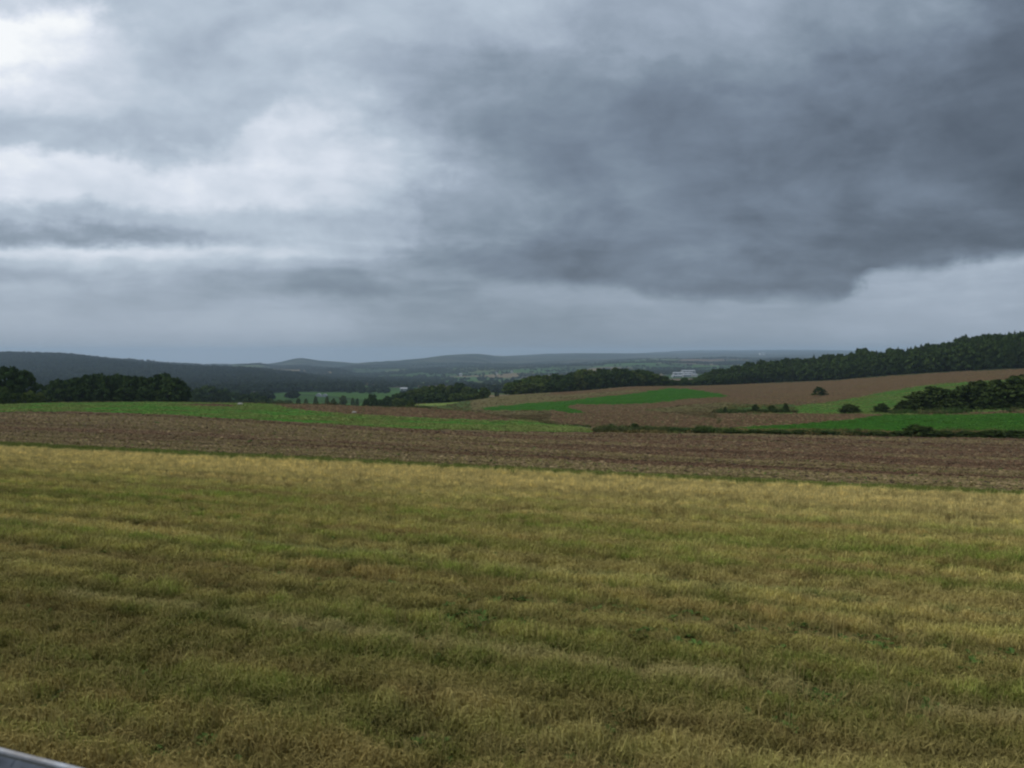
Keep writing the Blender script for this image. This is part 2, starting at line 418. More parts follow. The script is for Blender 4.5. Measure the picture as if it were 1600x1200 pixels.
def m_green(name, base, alt, amt=0.5, sc=1.0):
    m = Mat(name)
    n1 = m.noise(0.4 * sc, 5, 0.6, (1, 2.5, 1), 0.3, 1); n2 = m.noise(0.06 * sc, 4, 0.6, (1, 3, 1), 0.35, 5); n3 = m.noise(2.2, 4, 0.65, None, 0, 2)
    c = m.ramp(n1, [(0.3, tuple(0.7 * k for k in base)), (0.5, base), (0.7, tuple(1.25 * k for k in base))])
    c = m.mix(m.ramp(n2, [(0.4, G(0.0)), (0.62, G(amt))]), c, alt)
    n4 = m.noise(0.5 * sc, 4, 0.55, (0.08, 1, 1), -ROWANG * 0.3, 9)
    c = m.mix(m.ramp(n4, [(0.36, G(0.5)), (0.52, G(0.0))]), c, tuple(0.6 * k for k in base))
    m.bump(n3, 0.7, 0.25); return m.col(c)
def m_patchwork():
    m = Mat('valley_patchwork')
    mp = m.N.new('ShaderNodeMapping'); m.L.new(m.geo.outputs['Position'], mp.inputs[0]); mp.inputs['Scale'].default_value = (1 / 330.0, 1 / 330.0, 0)
    mp.inputs['Rotation'].default_value = (0, 0, 0.35)
    warp = m.noise(0.004, 3, 0.5)
    add = m.N.new('ShaderNodeVectorMath'); add.operation = 'ADD'
    sc = m.N.new('ShaderNodeVectorMath'); sc.operation = 'SCALE'; m.L.new(warp, sc.inputs[0]); sc.inputs['Scale'].default_value = 0.5
    m.L.new(mp.outputs[0], add.inputs[0]); m.L.new(sc.outputs[0], add.inputs[1])
    v = m.N.new('ShaderNodeTexVoronoi'); v.voronoi_dimensions = '2D'; m.L.new(add.outputs[0], v.inputs['Vector']); v.inputs['Scale'].default_value = 1.0
    v2 = m.N.new('ShaderNodeTexVoronoi'); v2.voronoi_dimensions = '2D'; v2.feature = 'DISTANCE_TO_EDGE'; m.L.new(add.outputs[0], v2.inputs['Vector']); v2.inputs['Scale'].default_value = 1.0
    sep = m.N.new('ShaderNodeSeparateColor'); m.L.new(v.outputs['Color'], sep.inputs[0])
    c = m.ramp(sep.outputs[0], [(0.0, (0.045, 0.09, 0.03)), (0.22, (0.055, 0.115, 0.032)), (0.4, (0.15, 0.105, 0.07)), (0.55, (0.09, 0.115, 0.045)), (0.7, (0.055, 0.12, 0.035)), (0.82, (0.19, 0.145, 0.085)), (0.92, (0.035, 0.055, 0.028))])
    m.N[-1].color_ramp.interpolation = 'CONSTANT' if hasattr(m.N[-1], 'color_ramp') else None
    n1 = m.noise(0.02, 5, 0.6, (1, 2, 1), 0.2, 2)
    c = m.mix(m.ramp(n1, [(0.3, G(0.35)), (0.6, G(0.0))]), c, (0.05, 0.065, 0.03))
    c = m.mix(m.ramp(v2.outputs['Distance'], [(0.02, G(0.85)), (0.045, G(0.0))]), c, (0.03, 0.045, 0.022))
    return m.col(c)
def m_hills():
    m = Mat('far_hill_cover')
    n1 = m.noise(0.0017, 6, 0.6, (1, 1.8, 1), 0.2, 1); n2 = m.noise(0.004, 5, 0.6, (1, 1.5, 1), 0, 5); n3 = m.noise(0.03, 4, 0.6, None, 0, 3)
    c = m.ramp(n2, [(0.35, (0.042, 0.054, 0.035)), (0.48, (0.082, 0.074, 0.055)), (0.6, (0.05, 0.07, 0.038)), (0.7, (0.12, 0.095, 0.07))])
    c = m.mix(m.ramp(n1, [(0.50, G(1.0)), (0.54, G(0.0))]), c, (0.017, 0.025, 0.015))
    c = m.mix(m.ramp(n3, [(0.4, G(0.5)), (0.6, G(0.0))]), c, (0.024, 0.032, 0.018))
    m.bump(n3, 1.0, 8.0)
    return m.col(c)
MT = {}
MT['mown_field'] = m_mown()
MT['ploughed_field'] = m_plough()
MT['grass_margin'] = m_green('margin_grass', (0.085, 0.135, 0.035), (0.16, 0.15, 0.05))
MT['grass_strip'] = m_green('strip_grass', (0.052, 0.135, 0.026), (0.115, 0.110, 0.04), 0.9)
MT['brown_strip'] = m_brown('brown_strip_soil', (0.15, 0.095, 0.055), (0.155, 0.115, 0.06), (0.19, 0.135, 0.075))
MT['brown_field'] = m_brown('brown_field_soil', (0.125, 0.082, 0.047), (0.118, 0.095, 0.044), (0.155, 0.108, 0.062))
MT['green_field'] = m_green('green_crop', (0.031, 0.108, 0.016), (0.055, 0.115, 0.022), 0.8)
MT['khaki_field'] = m_brown('khaki_grass', (0.135, 0.125, 0.055), (0.165, 0.12, 0.07), (0.17, 0.15, 0.07))
MT['pale_field'] = m_green('pale_crop', (0.20, 0.26, 0.075), (0.16, 0.24, 0.06), 0.4)
MT['rough_pasture'] = m_green('rough_pasture_grass', (0.07, 0.115, 0.04), (0.12, 0.115, 0.05), 0.6)
MT['farm_track'] = m_brown('track_gravel', (0.17, 0.18, 0.13), (0.13, 0.15, 0.08), (0.2, 0.2, 0.16))
MT['valley'] = m_patchwork()
MT['wooded_hill'] = m_green('wood_floor', (0.025, 0.04, 0.018), (0.035, 0.05, 0.022), 0.5, 0.1)
MT['hills'] = m_hills()

# ------------------------------------------------------------------ land, one sheet cut into its fields
def inpoly(px, py, poly):
    r = np.zeros(px.shape, bool); n = len(poly)
    for i in range(n):
        x1, y1 = poly[i]; x2, y2 = poly[(i + 1) % n]
        c = ((y1 > py) != (y2 > py))
        with np.errstate(divide='ignore', invalid='ignore'):
            r ^= c & (px < (x2 - x1) * (py - y1) / (y2 - y1 + 1e-12) + x1)
    return r
EDGE = 39.4                    # mown field ends this far across the rows
PL_X = [-900, 0, 100, 200, 300, 400, 500, 600, 700, 850, 1000, 1200, 1400, 1600, 2500]
PL_Y = [643, 643, 643, 645, 650, 656, 662, 668, 671.5, 675, 676, 677.5, 682, 684, 686]
CR_X = [560, 650, 700, 740, 780, 830, 870, 900, 930]
BROWN_STRIP = [(425,631),(500,630),(600,633),(700,634),(748,642),(785,650),(835,656),(800,657),(745,656),(700,654),(600,650),(550,647.5),(500,643.5),(455,638.5)]
BROWN_SLIP = [(275,632),(330,630.5),(372,633),(360,636),(310,635)]
G1 = [(750,637),(830,630),(900,624),(1000,613),(1045,606.5),(1082,608),(1130,616),(1141,619),(1090,622),(1000,631),(905,631.5),(885,635),(925,647),(900,648.5),(868,641),(760,641)]
G2 = [(1085,675),(1140,668.5),(1260,662),(1330,655),(1385,648),(1450,648),(1700,643),(2500,640),(2500,680),(1700,673),(1090,676)]
G3 = [(1205,645),(1238,634),(1300,628),(1400,609),(1440,602.5),(1500,597),(1600,592),(2400,575),(2400,638),(1600,641),(1400,648),(1330,647),(1205,645.5)]
WEED = [(1115,640),(1150,633),(1240,632),(1246,644),(1180,646),(1120,645)]
KHAKI1 = [(735,643),(760,622),(790,616),(850,616),(880,618),(1000,608),(1000,611),(900,622),(830,628),(750,636)]
KHAKI2 = [(1120,664),(1130,655),(1000,640),(1130,628),(1180,633),(1120,640)]
PALE = [(640,633.5),(672,629.5),(700,627),(720,627),(712,630),(688,634)]
TRACK = [(878,661.5),(893,663.3),(918,667),(932,669.5),(924,671.5),(905,667.5),(880,662.8)]
def in_forest(px, py, y):
    lim = np.interp(px, [-900, 0, 300, 420, 430, 520, 560, 575], [780, 780, 950, 1130, 1230, 1290, 1330, 1800])
    return (px < 568) & (y > lim) & (y < 3300) & (y < np.interp(px, [-900, 400, 480, 568], [3300, 3300, 2500, 1600]))
def classify(x, y, z):
    px, py = proj(x, y, z)
    wob = (fbm(x / 2.2, y / 3.0, 31, 4) - 0.5)
    py = py + wob * 4.0; px = px + (fbm(x / 6.0, y / 6.0, 41, 3) - 0.5) * 8
    n = across(x, y) + wob * 0.7
    cls = np.full(x.shape, 'valley', dtype='<U16')
    def put(name, mask): cls[mask] = name
    put('hills', y > 5200)
    put('wooded_hill', in_forest(px, py, y))
    put('rough_pasture', (y < 700))
    put('khaki_field', (y < 640) & (px > 735))
    put('brown_field', (y < 640) & (px > 860))
    R_ = (y > 100) & (y < 640)
    put('khaki_field', R_ & (px > 700) & inpoly(px, py, KHAKI1) & (y > 250))
    put('khaki_field', R_ & inpoly(px, py, KHAKI2))
    put('green_field', R_ & (y > 230) & inpoly(px, py, G1))
    put('grass_strip', R_ & inpoly(px, py, G3) & (y > 160))
    put('rough_pasture', R_ & inpoly(px, py, WEED))
    put('pale_field', (y > 330) & (y < 520) & inpoly(px, py, PALE))
    put('wooded_hill', (y > 440) & (px > 1010) & (y < 1500) & (py < np.interp(px, [1000,1068,1200,1300,1400,1500,1600,2400], [603,603,598.5,594.5,586.5,580.5,576,570])))
    put('green_field', R_ & inpoly(px, py, G2) & (y < 175))
    crest = np.interp(px, [-900,0,300,470,560,650,740,800,850,900,940], [205,205,240,250,240,220,190,172,158,140,118])
    put('grass_strip', (y < crest) & (px < 935))
    put('rough_pasture', (y < np.interp(px, [880,935,1000,1200,1400,1600,2400], [124,124,124,118.5,114.5,111.5,110])) & (px >= 925))
    put('brown_strip', (y < crest) & (inpoly(px, py, BROWN_STRIP) | inpoly(px, py, BROWN_SLIP)))
    put('farm_track', (y > 118) & (y < 200) & inpoly(px, py, TRACK))
    put('ploughed_field', (y < 140) & (py > np.interp(px, PL_X, PL_Y)))
    put('grass_margin', n < EDGE + 3.2)
    put('mown_field', n < EDGE)
    return cls
def build_land():
    a = np.concatenate([np.linspace(-1.6, -0.66, 60)[:-1], np.linspace(-0.66, 0.66, 800), np.linspace(0.66, 1.6, 60)[1:]])
    y = np.concatenate([np.exp(np.linspace(math.log(0.6), math.log(30), 120))[:-1], np.exp(np.linspace(math.log(30), math.log(700), 400))[:-1], np.exp(np.linspace(math.log(700), math.log(14000), 200))])
    A, Y = np.meshgrid(a, y)
    X = A * Y
    Z = height(X, Y)
    ny, na = X.shape
    V = np.stack([X, Y, Z], -1).reshape(-1, 3)
    i = np.arange(ny - 1)[:, None] * na + np.arange(na - 1)[None, :]
    Q = np.stack([i, i + 1, i + na + 1, i + na], -1).reshape(-1, 4)
    cen = V[Q].mean(1)
    cls = classify(cen[:, 0], cen[:, 1], cen[:, 2])
    keep = across(cen[:, 0], cen[:, 1]) > RAILN - 0.6
    for name in MT:
        f = Q[(cls == name) & keep]
        if not len(f): continue
        used = np.unique(f)
        rem = np.full(len(V), -1, np.int32); rem[used] = np.arange(len(used))
        obj(name, mesh_np(name, V[used], rem[f], MT[name], True), kind='structure')
    return float(V[:, 2].min()), float(V[:, 2].max())
ZMIN, ZMAX = build_land()

# ------------------------------------------------------------------ road behind the barrier
def P_rows(s, n, z):           # a point s along the rows and n across them
    q = math.sqrt(1 + K * K)
    return ((s + K * n) / q, (-K * s + n) / q, z)
def strip(name, n0, n1, z, mat, s0=-160, s1=160, k=40):
    ss = np.linspace(s0, s1, k + 1); V = []; Fc = []
    for s in ss: V += [P_rows(s, n0, z), P_rows(s, n1, z)]
    for j in range(k): Fc.append((2 * j, 2 * j + 2, 2 * j + 3, 2 * j + 1))
    return obj(name, mesh_np(name, V, Fc, mat), kind='structure')
ma = Mat('asphalt', 0.85); na_ = ma.noise(60, 4, 0.6); ma.bump(na_, 0.3, 0.01)
asphalt = ma.col(ma.ramp(na_, [(0.3, G(0.04)), (0.7, G(0.065))]))
mw = Mat('road_paint', 0.6); white_paint = mw.col(mw.ramp(mw.noise(8, 4, 0.6), [(0.35, G(0.45)), (0.6, G(0.75))]))
strip('road_verge', RAILN - 1.2, RAILN - 0.55, H + ROADZ - 0.02, MT['grass_margin'])
strip('road', RAILN - 8.4, RAILN - 1.2, H + ROADZ, asphalt)
strip('road_marking', RAILN - 1.55, RAILN - 1.43, H + ROADZ + 0.004, white_paint)
strip('far_verge', RAILN - 60, RAILN - 8.4, H + ROADZ - 0.02, MT['grass_margin'])

# ------------------------------------------------------------------ crash barrier
def build_barrier():
    mm = Mat('galvanised_steel', 0.6)
    n = mm.noise(14, 5, 0.6); mm.bump(n, 0.08, 0.004)
    mm.b.inputs['Metallic'].default_value = 0.55
    n2 = mm.noise(5, 6, 0.65, (1, 1, 4), 0, 2)
    steel = mm.col(mm.mix(mm.ramp(n2, [(0.42, G(0.0)), (0.62, G(0.7))]), mm.ramp(n, [(0.3, (0.28, 0.30, 0.335)), (0.7, (0.42, 0.45, 0.50))]), (0.17, 0.16, 0.15)))
    s_mid = along(float(ra * (RAILTOP / rt)), float(RAILTOP / rt))
    top = H + RAILTOP
    root = thing('crash_barrier', 'rounded grey steel crash barrier crossing the bottom left corner of the view', 'crash barrier', P_rows(s_mid, RAILN, H + ROADZ))
    o0 = np.array(P_rows(s_mid, RAILN, H + ROADZ))
    zt = top - (H + ROADZ)
    # folded W profile (n outwards, z), with thickness
    prof_ = []
    for k in range(25):
        u = k / 24.0
        prof_.append((0.041 * (1 - math.cos(4 * math.pi * u)) - 0.04, zt - 0.31 * u))
    lip = [(-0.055, zt - 0.020), (-0.053, zt - 0.006)]
    prof_ = lip + prof_ + [(-0.053, zt - 0.304), (-0.055, zt - 0.29)]
    inner = [(p[0] + 0.004, p[1] - 0.002) for p in prof_][::-1]
    ring = prof_ + inner
    def beam(s0, s1, ns):
        V = []; Fc = []; m_ = len(ring)
        for j in range(ns + 1):
            s = s0 + (s1 - s0) * j / ns
            for (a, z) in ring:
                p = np.array(P_rows(s_mid + s, RAILN + a, 0)); V.append((p[0] - o0[0], p[1] - o0[1], z))
        for j in range(ns):
            for k in range(m_):
                k2 = (k + 1) % m_
                Fc.append((j * m_ + k, j * m_ + k2, (j + 1) * m_ + k2, (j + 1) * m_ + k))
        return V, Fc
    for j, s0 in enumerate((-25.8, -17.2, -8.6, 0.0 + 1.5, 8.6 + 1.5)):
        s0 = -26 + j * 8.6
        V, Fc = beam(s0 + 0.002, s0 + 8.598, 4)
        obj('beam', mesh_np('beam', V, Fc, steel, True), root)
    V = []; Fc = []
    for (a, b) in ((-0.05, -0.03), (-0.03, 0.03)):
        pass
    def box(x0, x1, y0, y1, z0, z1):
        v = [(x, y, z) for z in (z0, z1) for y in (y0, y1) for x in (x0, x1)]
        f = [(0, 2, 3, 1), (4, 5, 7, 6), (0, 1, 5, 4), (2, 6, 7, 3), (0, 4, 6, 2), (1, 3, 7, 5)]
        return v, f
    bx = [box(-0.05, 0.05, 0.05, 0.055, -0.5, zt - 0.03), box(-0.05, -0.045, 0.055, 0.115, -0.5, zt - 0.03), box(-0.05, 0.05, 0.115, 0.12, -0.5, zt - 0.03)]
    for v, f in bx:
        Fc += [tuple(i + len(V) for i in q) for q in f]; V += v
    pm = mesh_np('post', V, Fc, steel)
    for k in range(11):
        p = np.array(P_rows(s_mid - 25.5 + 4 * k, RAILN, 0))
        obj('post', pm, root, (p[0] - o0[0], p[1] - o0[1], 0), (0, 0, -ROWANG))
build_barrier()

# ------------------------------------------------------------------ instanced ground cover
def scatter(name, sources, pts, rot, scl, variant, tint, **props):
    me = mesh_np(name, pts, np.zeros((0, 3), int), None, attrs={
        'rot': ('FLOAT_VECTOR', 'POINT', rot), 'scl': ('FLOAT_VECTOR', 'POINT', scl),
        'variant': ('INT', 'POINT', variant), 'tint': ('FLOAT_VECTOR', 'POINT', tint)})
    o = obj(name, me, **props)
    ng = bpy.data.node_groups.new(name + '_scatter', 'GeometryNodeTree')
    ng.interface.new_socket('Geometry', in_out='INPUT', socket_type='NodeSocketGeometry')
    ng.interface.new_socket('Geometry', in_out='OUTPUT', socket_type='NodeSocketGeometry')
    N, L = ng.nodes, ng.links
    gi = N.new('NodeGroupInput'); go = N.new('NodeGroupOutput')
    join = N.new('GeometryNodeJoinGeometry')
    for s in reversed(sources):
        oi = N.new('GeometryNodeObjectInfo'); oi.inputs['Object'].default_value = s; oi.inputs['As Instance'].default_value = True
        L.new(oi.outputs['Geometry'], join.inputs[0])
    iop = N.new('GeometryNodeInstanceOnPoints'); iop.inputs['Pick Instance'].default_value = True
    m2p = N.new('GeometryNodeMeshToPoints')
    L.new(gi.outputs[0], m2p.inputs[0]); L.new(m2p.outputs[0], iop.inputs['Points'])
    L.new(join.outputs[0], iop.inputs['Instance'])
    def at(nm, ty):
        n = N.new('GeometryNodeInputNamedAttribute'); n.data_type = ty; n.inputs['Name'].default_value = nm
        return n.outputs['Attribute']
    L.new(at('variant', 'INT'), iop.inputs['Instance Index'])
    e2r = N.new('FunctionNodeEulerToRotation'); L.new(at('rot', 'FLOAT_VECTOR'), e2r.inputs[0]); L.new(e2r.outputs[0], iop.inputs['Rotation'])
    L.new(at('scl', 'FLOAT_VECTOR'), iop.inputs['Scale'])
    L.new(iop.outputs[0], go.inputs[0])
    md = o.modifiers.new('scatter', 'NODES'); md.node_group = ng
    return o
def source(name, me):          # a shape that exists only through the scatter that uses it
    return bpy.data.objects.new(name, me)

def m_blade(name, tipmix, tip):
    m = Mat(name, 0.75)
    t = m.attr('h', out='Fac'); r = m.attr('rnd', out='Fac')
    tint = m.attr('tint', 'INSTANCER', 'Color')
    k = m.math('ADD', m.math('MULTIPLY', r, 0.9), 0.55)
    kk = m.N.new('ShaderNodeCombineColor')
    for i in range(3): m.L.new(k, kk.inputs[i])
    c = m.mix(1.0, tint, kk.outputs[0], 'MULTIPLY')
    c = m.mix(m.math('MULTIPLY', t, tipmix), c, tip)
    return m.col(c)
blade_mat = m_blade('grass_blade', 0.35, (0.32, 0.265, 0.085))
weed_mat = m_blade('weed_leaf', 0.12, (0.17, 0.15, 0.07))
clod_m = Mat('soil_clod', 0.95)
clod_mat = clod_m.col(clod_m.mix(1.0, clod_m.attr('tint', 'INSTANCER', 'Color'), clod_m.ramp(clod_m.noise(9, 3, 0.6), [(0.3, G(0.75)), (0.7, G(1.2))]), 'MULTIPLY'))

def tuft(name, nb, rad, h0, h1, wid, lean, seed, mat, flat=0.0):
    g = np.random.default_rng(seed)
    V = []; Fc = []; hh = []; rr = []
    for b in range(nb):
        an = g.uniform(0, 2 * math.pi); r = rad * math.sqrt(g.uniform())
        bx, by = r * math.cos(an), r * math.sin(an)
        h = g.uniform(h0, h1)
        az = g.uniform(0, 2 * math.pi)
        le = lean * g.uniform(0.3, 1.4)
        lying = g.uniform() < flat
        if lying: le = g.uniform(1.1, 1.5)
        dx, dy = math.cos(az), math.sin(az)
        w = wid * g.uniform(0.7, 1.3)
        sx, sy = -dy * w, dx * w
        i0 = len(V)
        z0 = -0.01 if not lying else g.uniform(0.005, 0.05)
        m1 = (math.sin(le * 0.6) * h * 0.55, math.cos(le * 0.6) * h * 0.55)
        m2 = (m1[0] + math.sin(min(le * 1.5, 1.62)) * h * 0.5, m1[1] + math.cos(min(le * 1.5, 1.62)) * h * 0.5)
        for k, (o, z, ww) in enumerate(((0, z0, 1.0), (m1[0], m1[1] + max(z0, 0), 0.8))):
            V += [(bx + dx * o - sx * ww, by + dy * o - sy * ww, z), (bx + dx * o + sx * ww, by + dy * o + sy * ww, z)]
        V += [(bx + dx * m2[0], by + dy * m2[0], m2[1] + max(z0, 0))]
        Fc += [(i0, i0 + 1, i0 + 3), (i0, i0 + 3, i0 + 2), (i0 + 2, i0 + 3, i0 + 4)]
        q = g.uniform()
        hh += [0, 0, 0.5, 0.5, 1.0] if not lying else [0.9] * 5
        rr += [q] * 5
    return source(name, mesh_np(name, V, Fc, mat, attrs={'h': ('FLOAT', 'POINT', hh), 'rnd': ('FLOAT', 'POINT', rr)}))

def frame_pts(n, y0, y1, power, amax=0.75):
    """n points in the wedge of view between depths y0 and y1, thinning with distance."""
    u = rng.uniform(size=n)
    if abs(power) < 1e-6: y = np.exp(np.log(y0) + u * np.log(y1 / y0))
    else: y = (y0 ** power + u * (y1 ** power - y0 ** power)) ** (1 / power)
    x = rng.uniform(-1, 1, n) * np.minimum(amax * y + 2.8, 1.5 * y)
    return x, y
pix_n = lambda px, py: None
def field_n(px, py):           # how far across the rows the mown field shows at a pixel
    a, t = ray(px, py)
    y = DROP / (-t - SLOPE - TILT * a)
    return across(a * y, y)

TR_DARK = [field_n(490, 864), field_n(1100, 915)]
TR_PALE = [field_n(500, 984), field_n(1100, 1068)]
TR_BAND = [field_n(800, 800), field_n(800, 830), field_n(400, 905)]
def mown_tint(x, y):
    n = across(x, y); s = along(x, y)
    w = (fbm(s / 14, n / 5, 71, 3) - 0.5) * 1.2
    sw = 0.5 + 0.5 * np.sin(2 * math.pi * (n + w) / 3.1)
    big = fbm(s / 24, n / 1.1, 72, 4); mid = fbm(s / 0.55, n / 0.4, 73, 3); fine = rng.uniform(size=x.shape)
    far = sstep(20, 34, n)
    green = sstep(0.40, 0.66, 0.45 * big + 0.45 * mid + 0.12 * sw + 0.12 * (fine - 0.5)) * (1 - 0.75 * far)
    straw = sstep(0.42, 0.7, fbm(s / 9, n / 0.55, 74, 4) + 0.08 * sw + 0.10 * (fine - 0.5))
    brown = sstep(0.5, 0.72, fbm(s / 5, n / 0.5, 75, 4))
    c = np.zeros(x.shape + (3,))
    G_ = np.array((0.135, 0.235, 0.03)); S_ = np.array((0.54, 0.42, 0.165)); O_ = np.array((0.31, 0.28, 0.08)); B_ = np.array((0.25, 0.155, 0.068)); Y_ = np.array((0.72, 0.595, 0.26))
    c[:] = O_
    c = c * (1 - green[..., None] * 0.80) + G_ * (green[..., None] * 0.80)
    c = c * (1 - straw[..., None] * 0.55) + S_ * (straw[..., None] * 0.55)
    c = c * (1 - brown[..., None] * 0.6) + B_ * (brown[..., None] * 0.6)
    c = c * (1 - far[..., None] * 0.75) + Y_ * (far[..., None] * 0.75)
    ph = n + (fbm(s / 25, n / 3, 85, 2) - 0.5) * 0.9
    row = 0.5 + 0.5 * np.sin(2 * math.pi * ph / 1.3)
    cut = row ** 5 * sstep(0.40, 0.58, fbm(s / 5, np.floor(ph / 1.3) * 3.7, 86, 3))
    lines = fbm(s / 40, n / 0.42, 82, 2) * 0.42 + fbm(s / 70, n / 1.2, 83, 3) * 0.40 + 0.18 * (1 - row)
    lv = sstep(0.34, 0.62, lines)
    nearf = (0.86 + 0.32 * sstep(6, 13, n) - 0.10 * sstep(24, 34, n)) * (1 - 0.45 * cut)
    c = c * (nearf * (0.62 + 0.68 * lv))[..., None]
    dark = np.zeros(x.shape); pale = np.zeros(x.shape)
    wig = (fbm(s / 6, s * 0 + 3, 76, 3) - 0.5) * 0.5
    for q in TR_DARK: dark = np.maximum(dark, np.exp(-((n - q + wig) / 0.16) ** 2) * sstep(0.4, 0.58, fbm(s / 2.5, n * 0 + q, 77, 3)))
    for q in TR_PALE: pale = np.maximum(pale, np.exp(-((n - q + wig * 0.6) / 0.2) ** 2) * sstep(0.40, 0.56, fbm(s / 2.0, n * 0 + q, 78, 3)))
    c = c * (1 - dark[..., None] * 0.85) + np.array((0.045, 0.11, 0.05)) * dark[..., None] * 0.85
    c = c * (1 - pale[..., None] * 0.6) + np.array((0.40, 0.34, 0.17)) * pale[..., None] * 0.6
    band = np.zeros(x.shape)
    for q in TR_BAND: band = np.maximum(band, np.exp(-((n - q + wig) / 0.3) ** 2))
    c = c * (1 - 0.35 * band[..., None])
    hgt = 0.35 + 0.75 * big + 0.7 * mid + 0.5 * (sstep(0.35, 0.65, fbm(x / 0.30, y / 0.30, 79, 3)) - 0.3) + 0.25 * sw - 0.6 * np.maximum(dark, pale) - 0.3 * band + 0.3 * (lv - 0.5) - 0.45 * cut + 0.2 * (1 - row)
    return c * rng.uniform(0.75, 1.25, x.shape + (1,)) * (0.62 + 0.7 * sstep(0.3, 0.65, fbm(x / 0.30, y / 0.30, 79, 3)))[..., None], np.clip(hgt, 0.35, 2.2), dark, pale

def build_grass():
    src = [tuft('grass_tuft', 28, 0.08, 0.03, 0.085, 0.0034, 0.55, k, blade_mat, 0.22) for k in range(4)]
    src += [tuft('straw_tuft', 20, 0.13, 0.05, 0.15, 0.0028, 0.8, 20 + k, blade_mat, 0.8) for k in range(2)]
    parts = []
    # near part dense, farther part sparser with broader tufts
    for cnt, y0, y1, p, sc in ((105000, 2.4, 13.0, 0.5, 1.15), (250000, 13.0, 64.0, 0.1, 1.3)):
        x, y = frame_pts(cnt, y0, y1, p)
        n = across(x, y)
        ok = (n < EDGE - 0.1) & (n > RAILN + 0.25)
        x, y = x[ok], y[ok]
        cl = fbm(x / 0.30, y / 0.30, 79, 3)
        ok = rng.uniform(size=len(x)) < 0.18 + 0.82 * sstep(0.36, 0.54, cl)
        x, y = x[ok], y[ok]
        parts.append((x, y, np.full(x.shape, sc)))
    x = np.concatenate([q[0] for q in parts]); y = np.concatenate([q[1] for q in parts]); sc = np.concatenate([q[2] for q in parts])
    tint, hg, dark, pale = mown_tint(x, y)
    z = height(x, y)
    n = across(x, y)
    k = len(x)
    var = rng.integers(0, 4, k); isst = rng.uniform(size=k) < 0.16 + 0.5 * pale
    var[isst] = 4 + rng.integers(0, 2, isst.sum())
    tint[isst] = tint[isst] * 0.6 + np.array((0.40, 0.32, 0.13)) * 0.4
    tall = 1 + 0.5 * sstep(22, 34, n)
    S = np.stack([sc * rng.uniform(0.85, 1.25, k)] * 2 + [np.minimum(sc, 1.35) * hg * tall * rng.uniform(0.8, 1.2, k)], -1)
    rot = np.stack([rng.normal(0, 0.12, k), rng.normal(0, 0.12, k), rng.uniform(0, 6.28, k)], -1)
    scatter('mown_grass', src, np.stack([x, y, z], -1), rot, S, var, tint, kind='stuff', label='short yellow green mown grass and loose straw covering the near field', category='grass')
    # broad-leaved weeds and standing stalks among the cut grass
    rs = []
    for q in range(3):
        g = np.random.default_rng(400 + q); V = []; Fc = []; hh = []; rr = []
        for b in range(9):
            an = b * 0.7 + g.uniform(-0.3, 0.3); ln = g.uniform(0.05, 0.11); wd = ln * 0.24; up = g.uniform(0.25, 0.9)
            d = np.array((math.cos(an), math.sin(an), 0)); sd = np.array((-d[1], d[0], 0)) * wd; i0 = len(V)
            V += [tuple(d * 0.01), tuple(d * ln * 0.55 - sd + (0, 0, ln * up * 0.5)), tuple(d * ln + (0, 0, ln * up * 0.55)), tuple(d * ln * 0.55 + sd + (0, 0, ln * up * 0.5))]
            Fc.append((i0, i0 + 1, i0 + 2, i0 + 3)); hh += [0.0] * 4; rr += [g.uniform()] * 4
        rs.append(source('weed_rosette', mesh_np('weed_rosette', V, Fc, weed_mat, attrs={'h': ('FLOAT', 'POINT', hh), 'rnd': ('FLOAT', 'POINT', rr)})))
    for q in range(2):
        rs.append(tuft('dry_stalk', 5, 0.06, 0.16, 0.3, 0.0022, 0.5, 420 + q, blade_mat))
    x, y = frame_pts(16000, 3.0, 40.0, 0.5)
    n = across(x, y); pt = fbm(x / 1.4, y / 1.4, 421, 3)
    ok = (n < EDGE - 0.2) & (n > RAILN + 0.3) & (rng.uniform(size=len(x)) < sstep(0.45, 0.62, pt))
    x, y = x[ok], y[ok]; k = len(x)
    var = rng.integers(0, 3, k); st = rng.uniform(size=k) < 0.3; var[st] = 3 + rng.integers(0, 2, st.sum())
    T = np.where(st[:, None], np.array((0.42, 0.33, 0.14)), np.array((0.075, 0.13, 0.032))) * rng.uniform(0.7, 1.3, (k, 1))
    sz = rng.uniform(0.7, 1.5, k)
    scatter('field_weeds', rs, np.stack([x, y, height(x, y) + 0.01], -1), np.stack([np.zeros(k), np.zeros(k), rng.uniform(0, 6.28, k)], -1), np.stack([sz] * 3, -1), var, T,
            kind='stuff', label='broad leaved weeds and dry stalks among the mown grass', category='weeds')
    # green margin along the far edge of the mown field
    cnt = 14000
    s = rng.uniform(-75, 45, cnt); nn = EDGE + 1.3 + rng.normal(0.0, 0.95, cnt)
    q = math.sqrt(1 + K * K); x = (s + K * nn) / q; y = (-K * s + nn) / q
    ok = (y > 20) & (np.abs(x / y) < 0.8); x, y = x[ok], y[ok]; k = len(x)
    g = fbm(along(x, y) / 5, across(x, y), 90, 3)[:, None]
    tint = np.array((0.08, 0.20, 0.03)) * (1 - g) + np.array((0.16, 0.19, 0.05)) * g
    S = np.stack([np.full(k, 2.3)] * 2 + [rng.uniform(1.3, 3.0, k) * (0.6 + 0.9 * g[:, 0])], -1)
    scatter('margin_tufts', src[:4], np.stack([x, y, height(x, y)], -1), np.stack([np.zeros(k), np.zeros(k), rng.uniform(0, 6.28, k)], -1), S, rng.integers(0, 4, k), tint,
            kind='stuff', label='strip of green grass between the mown field and the ploughed soil', category='grass')
build_grass()

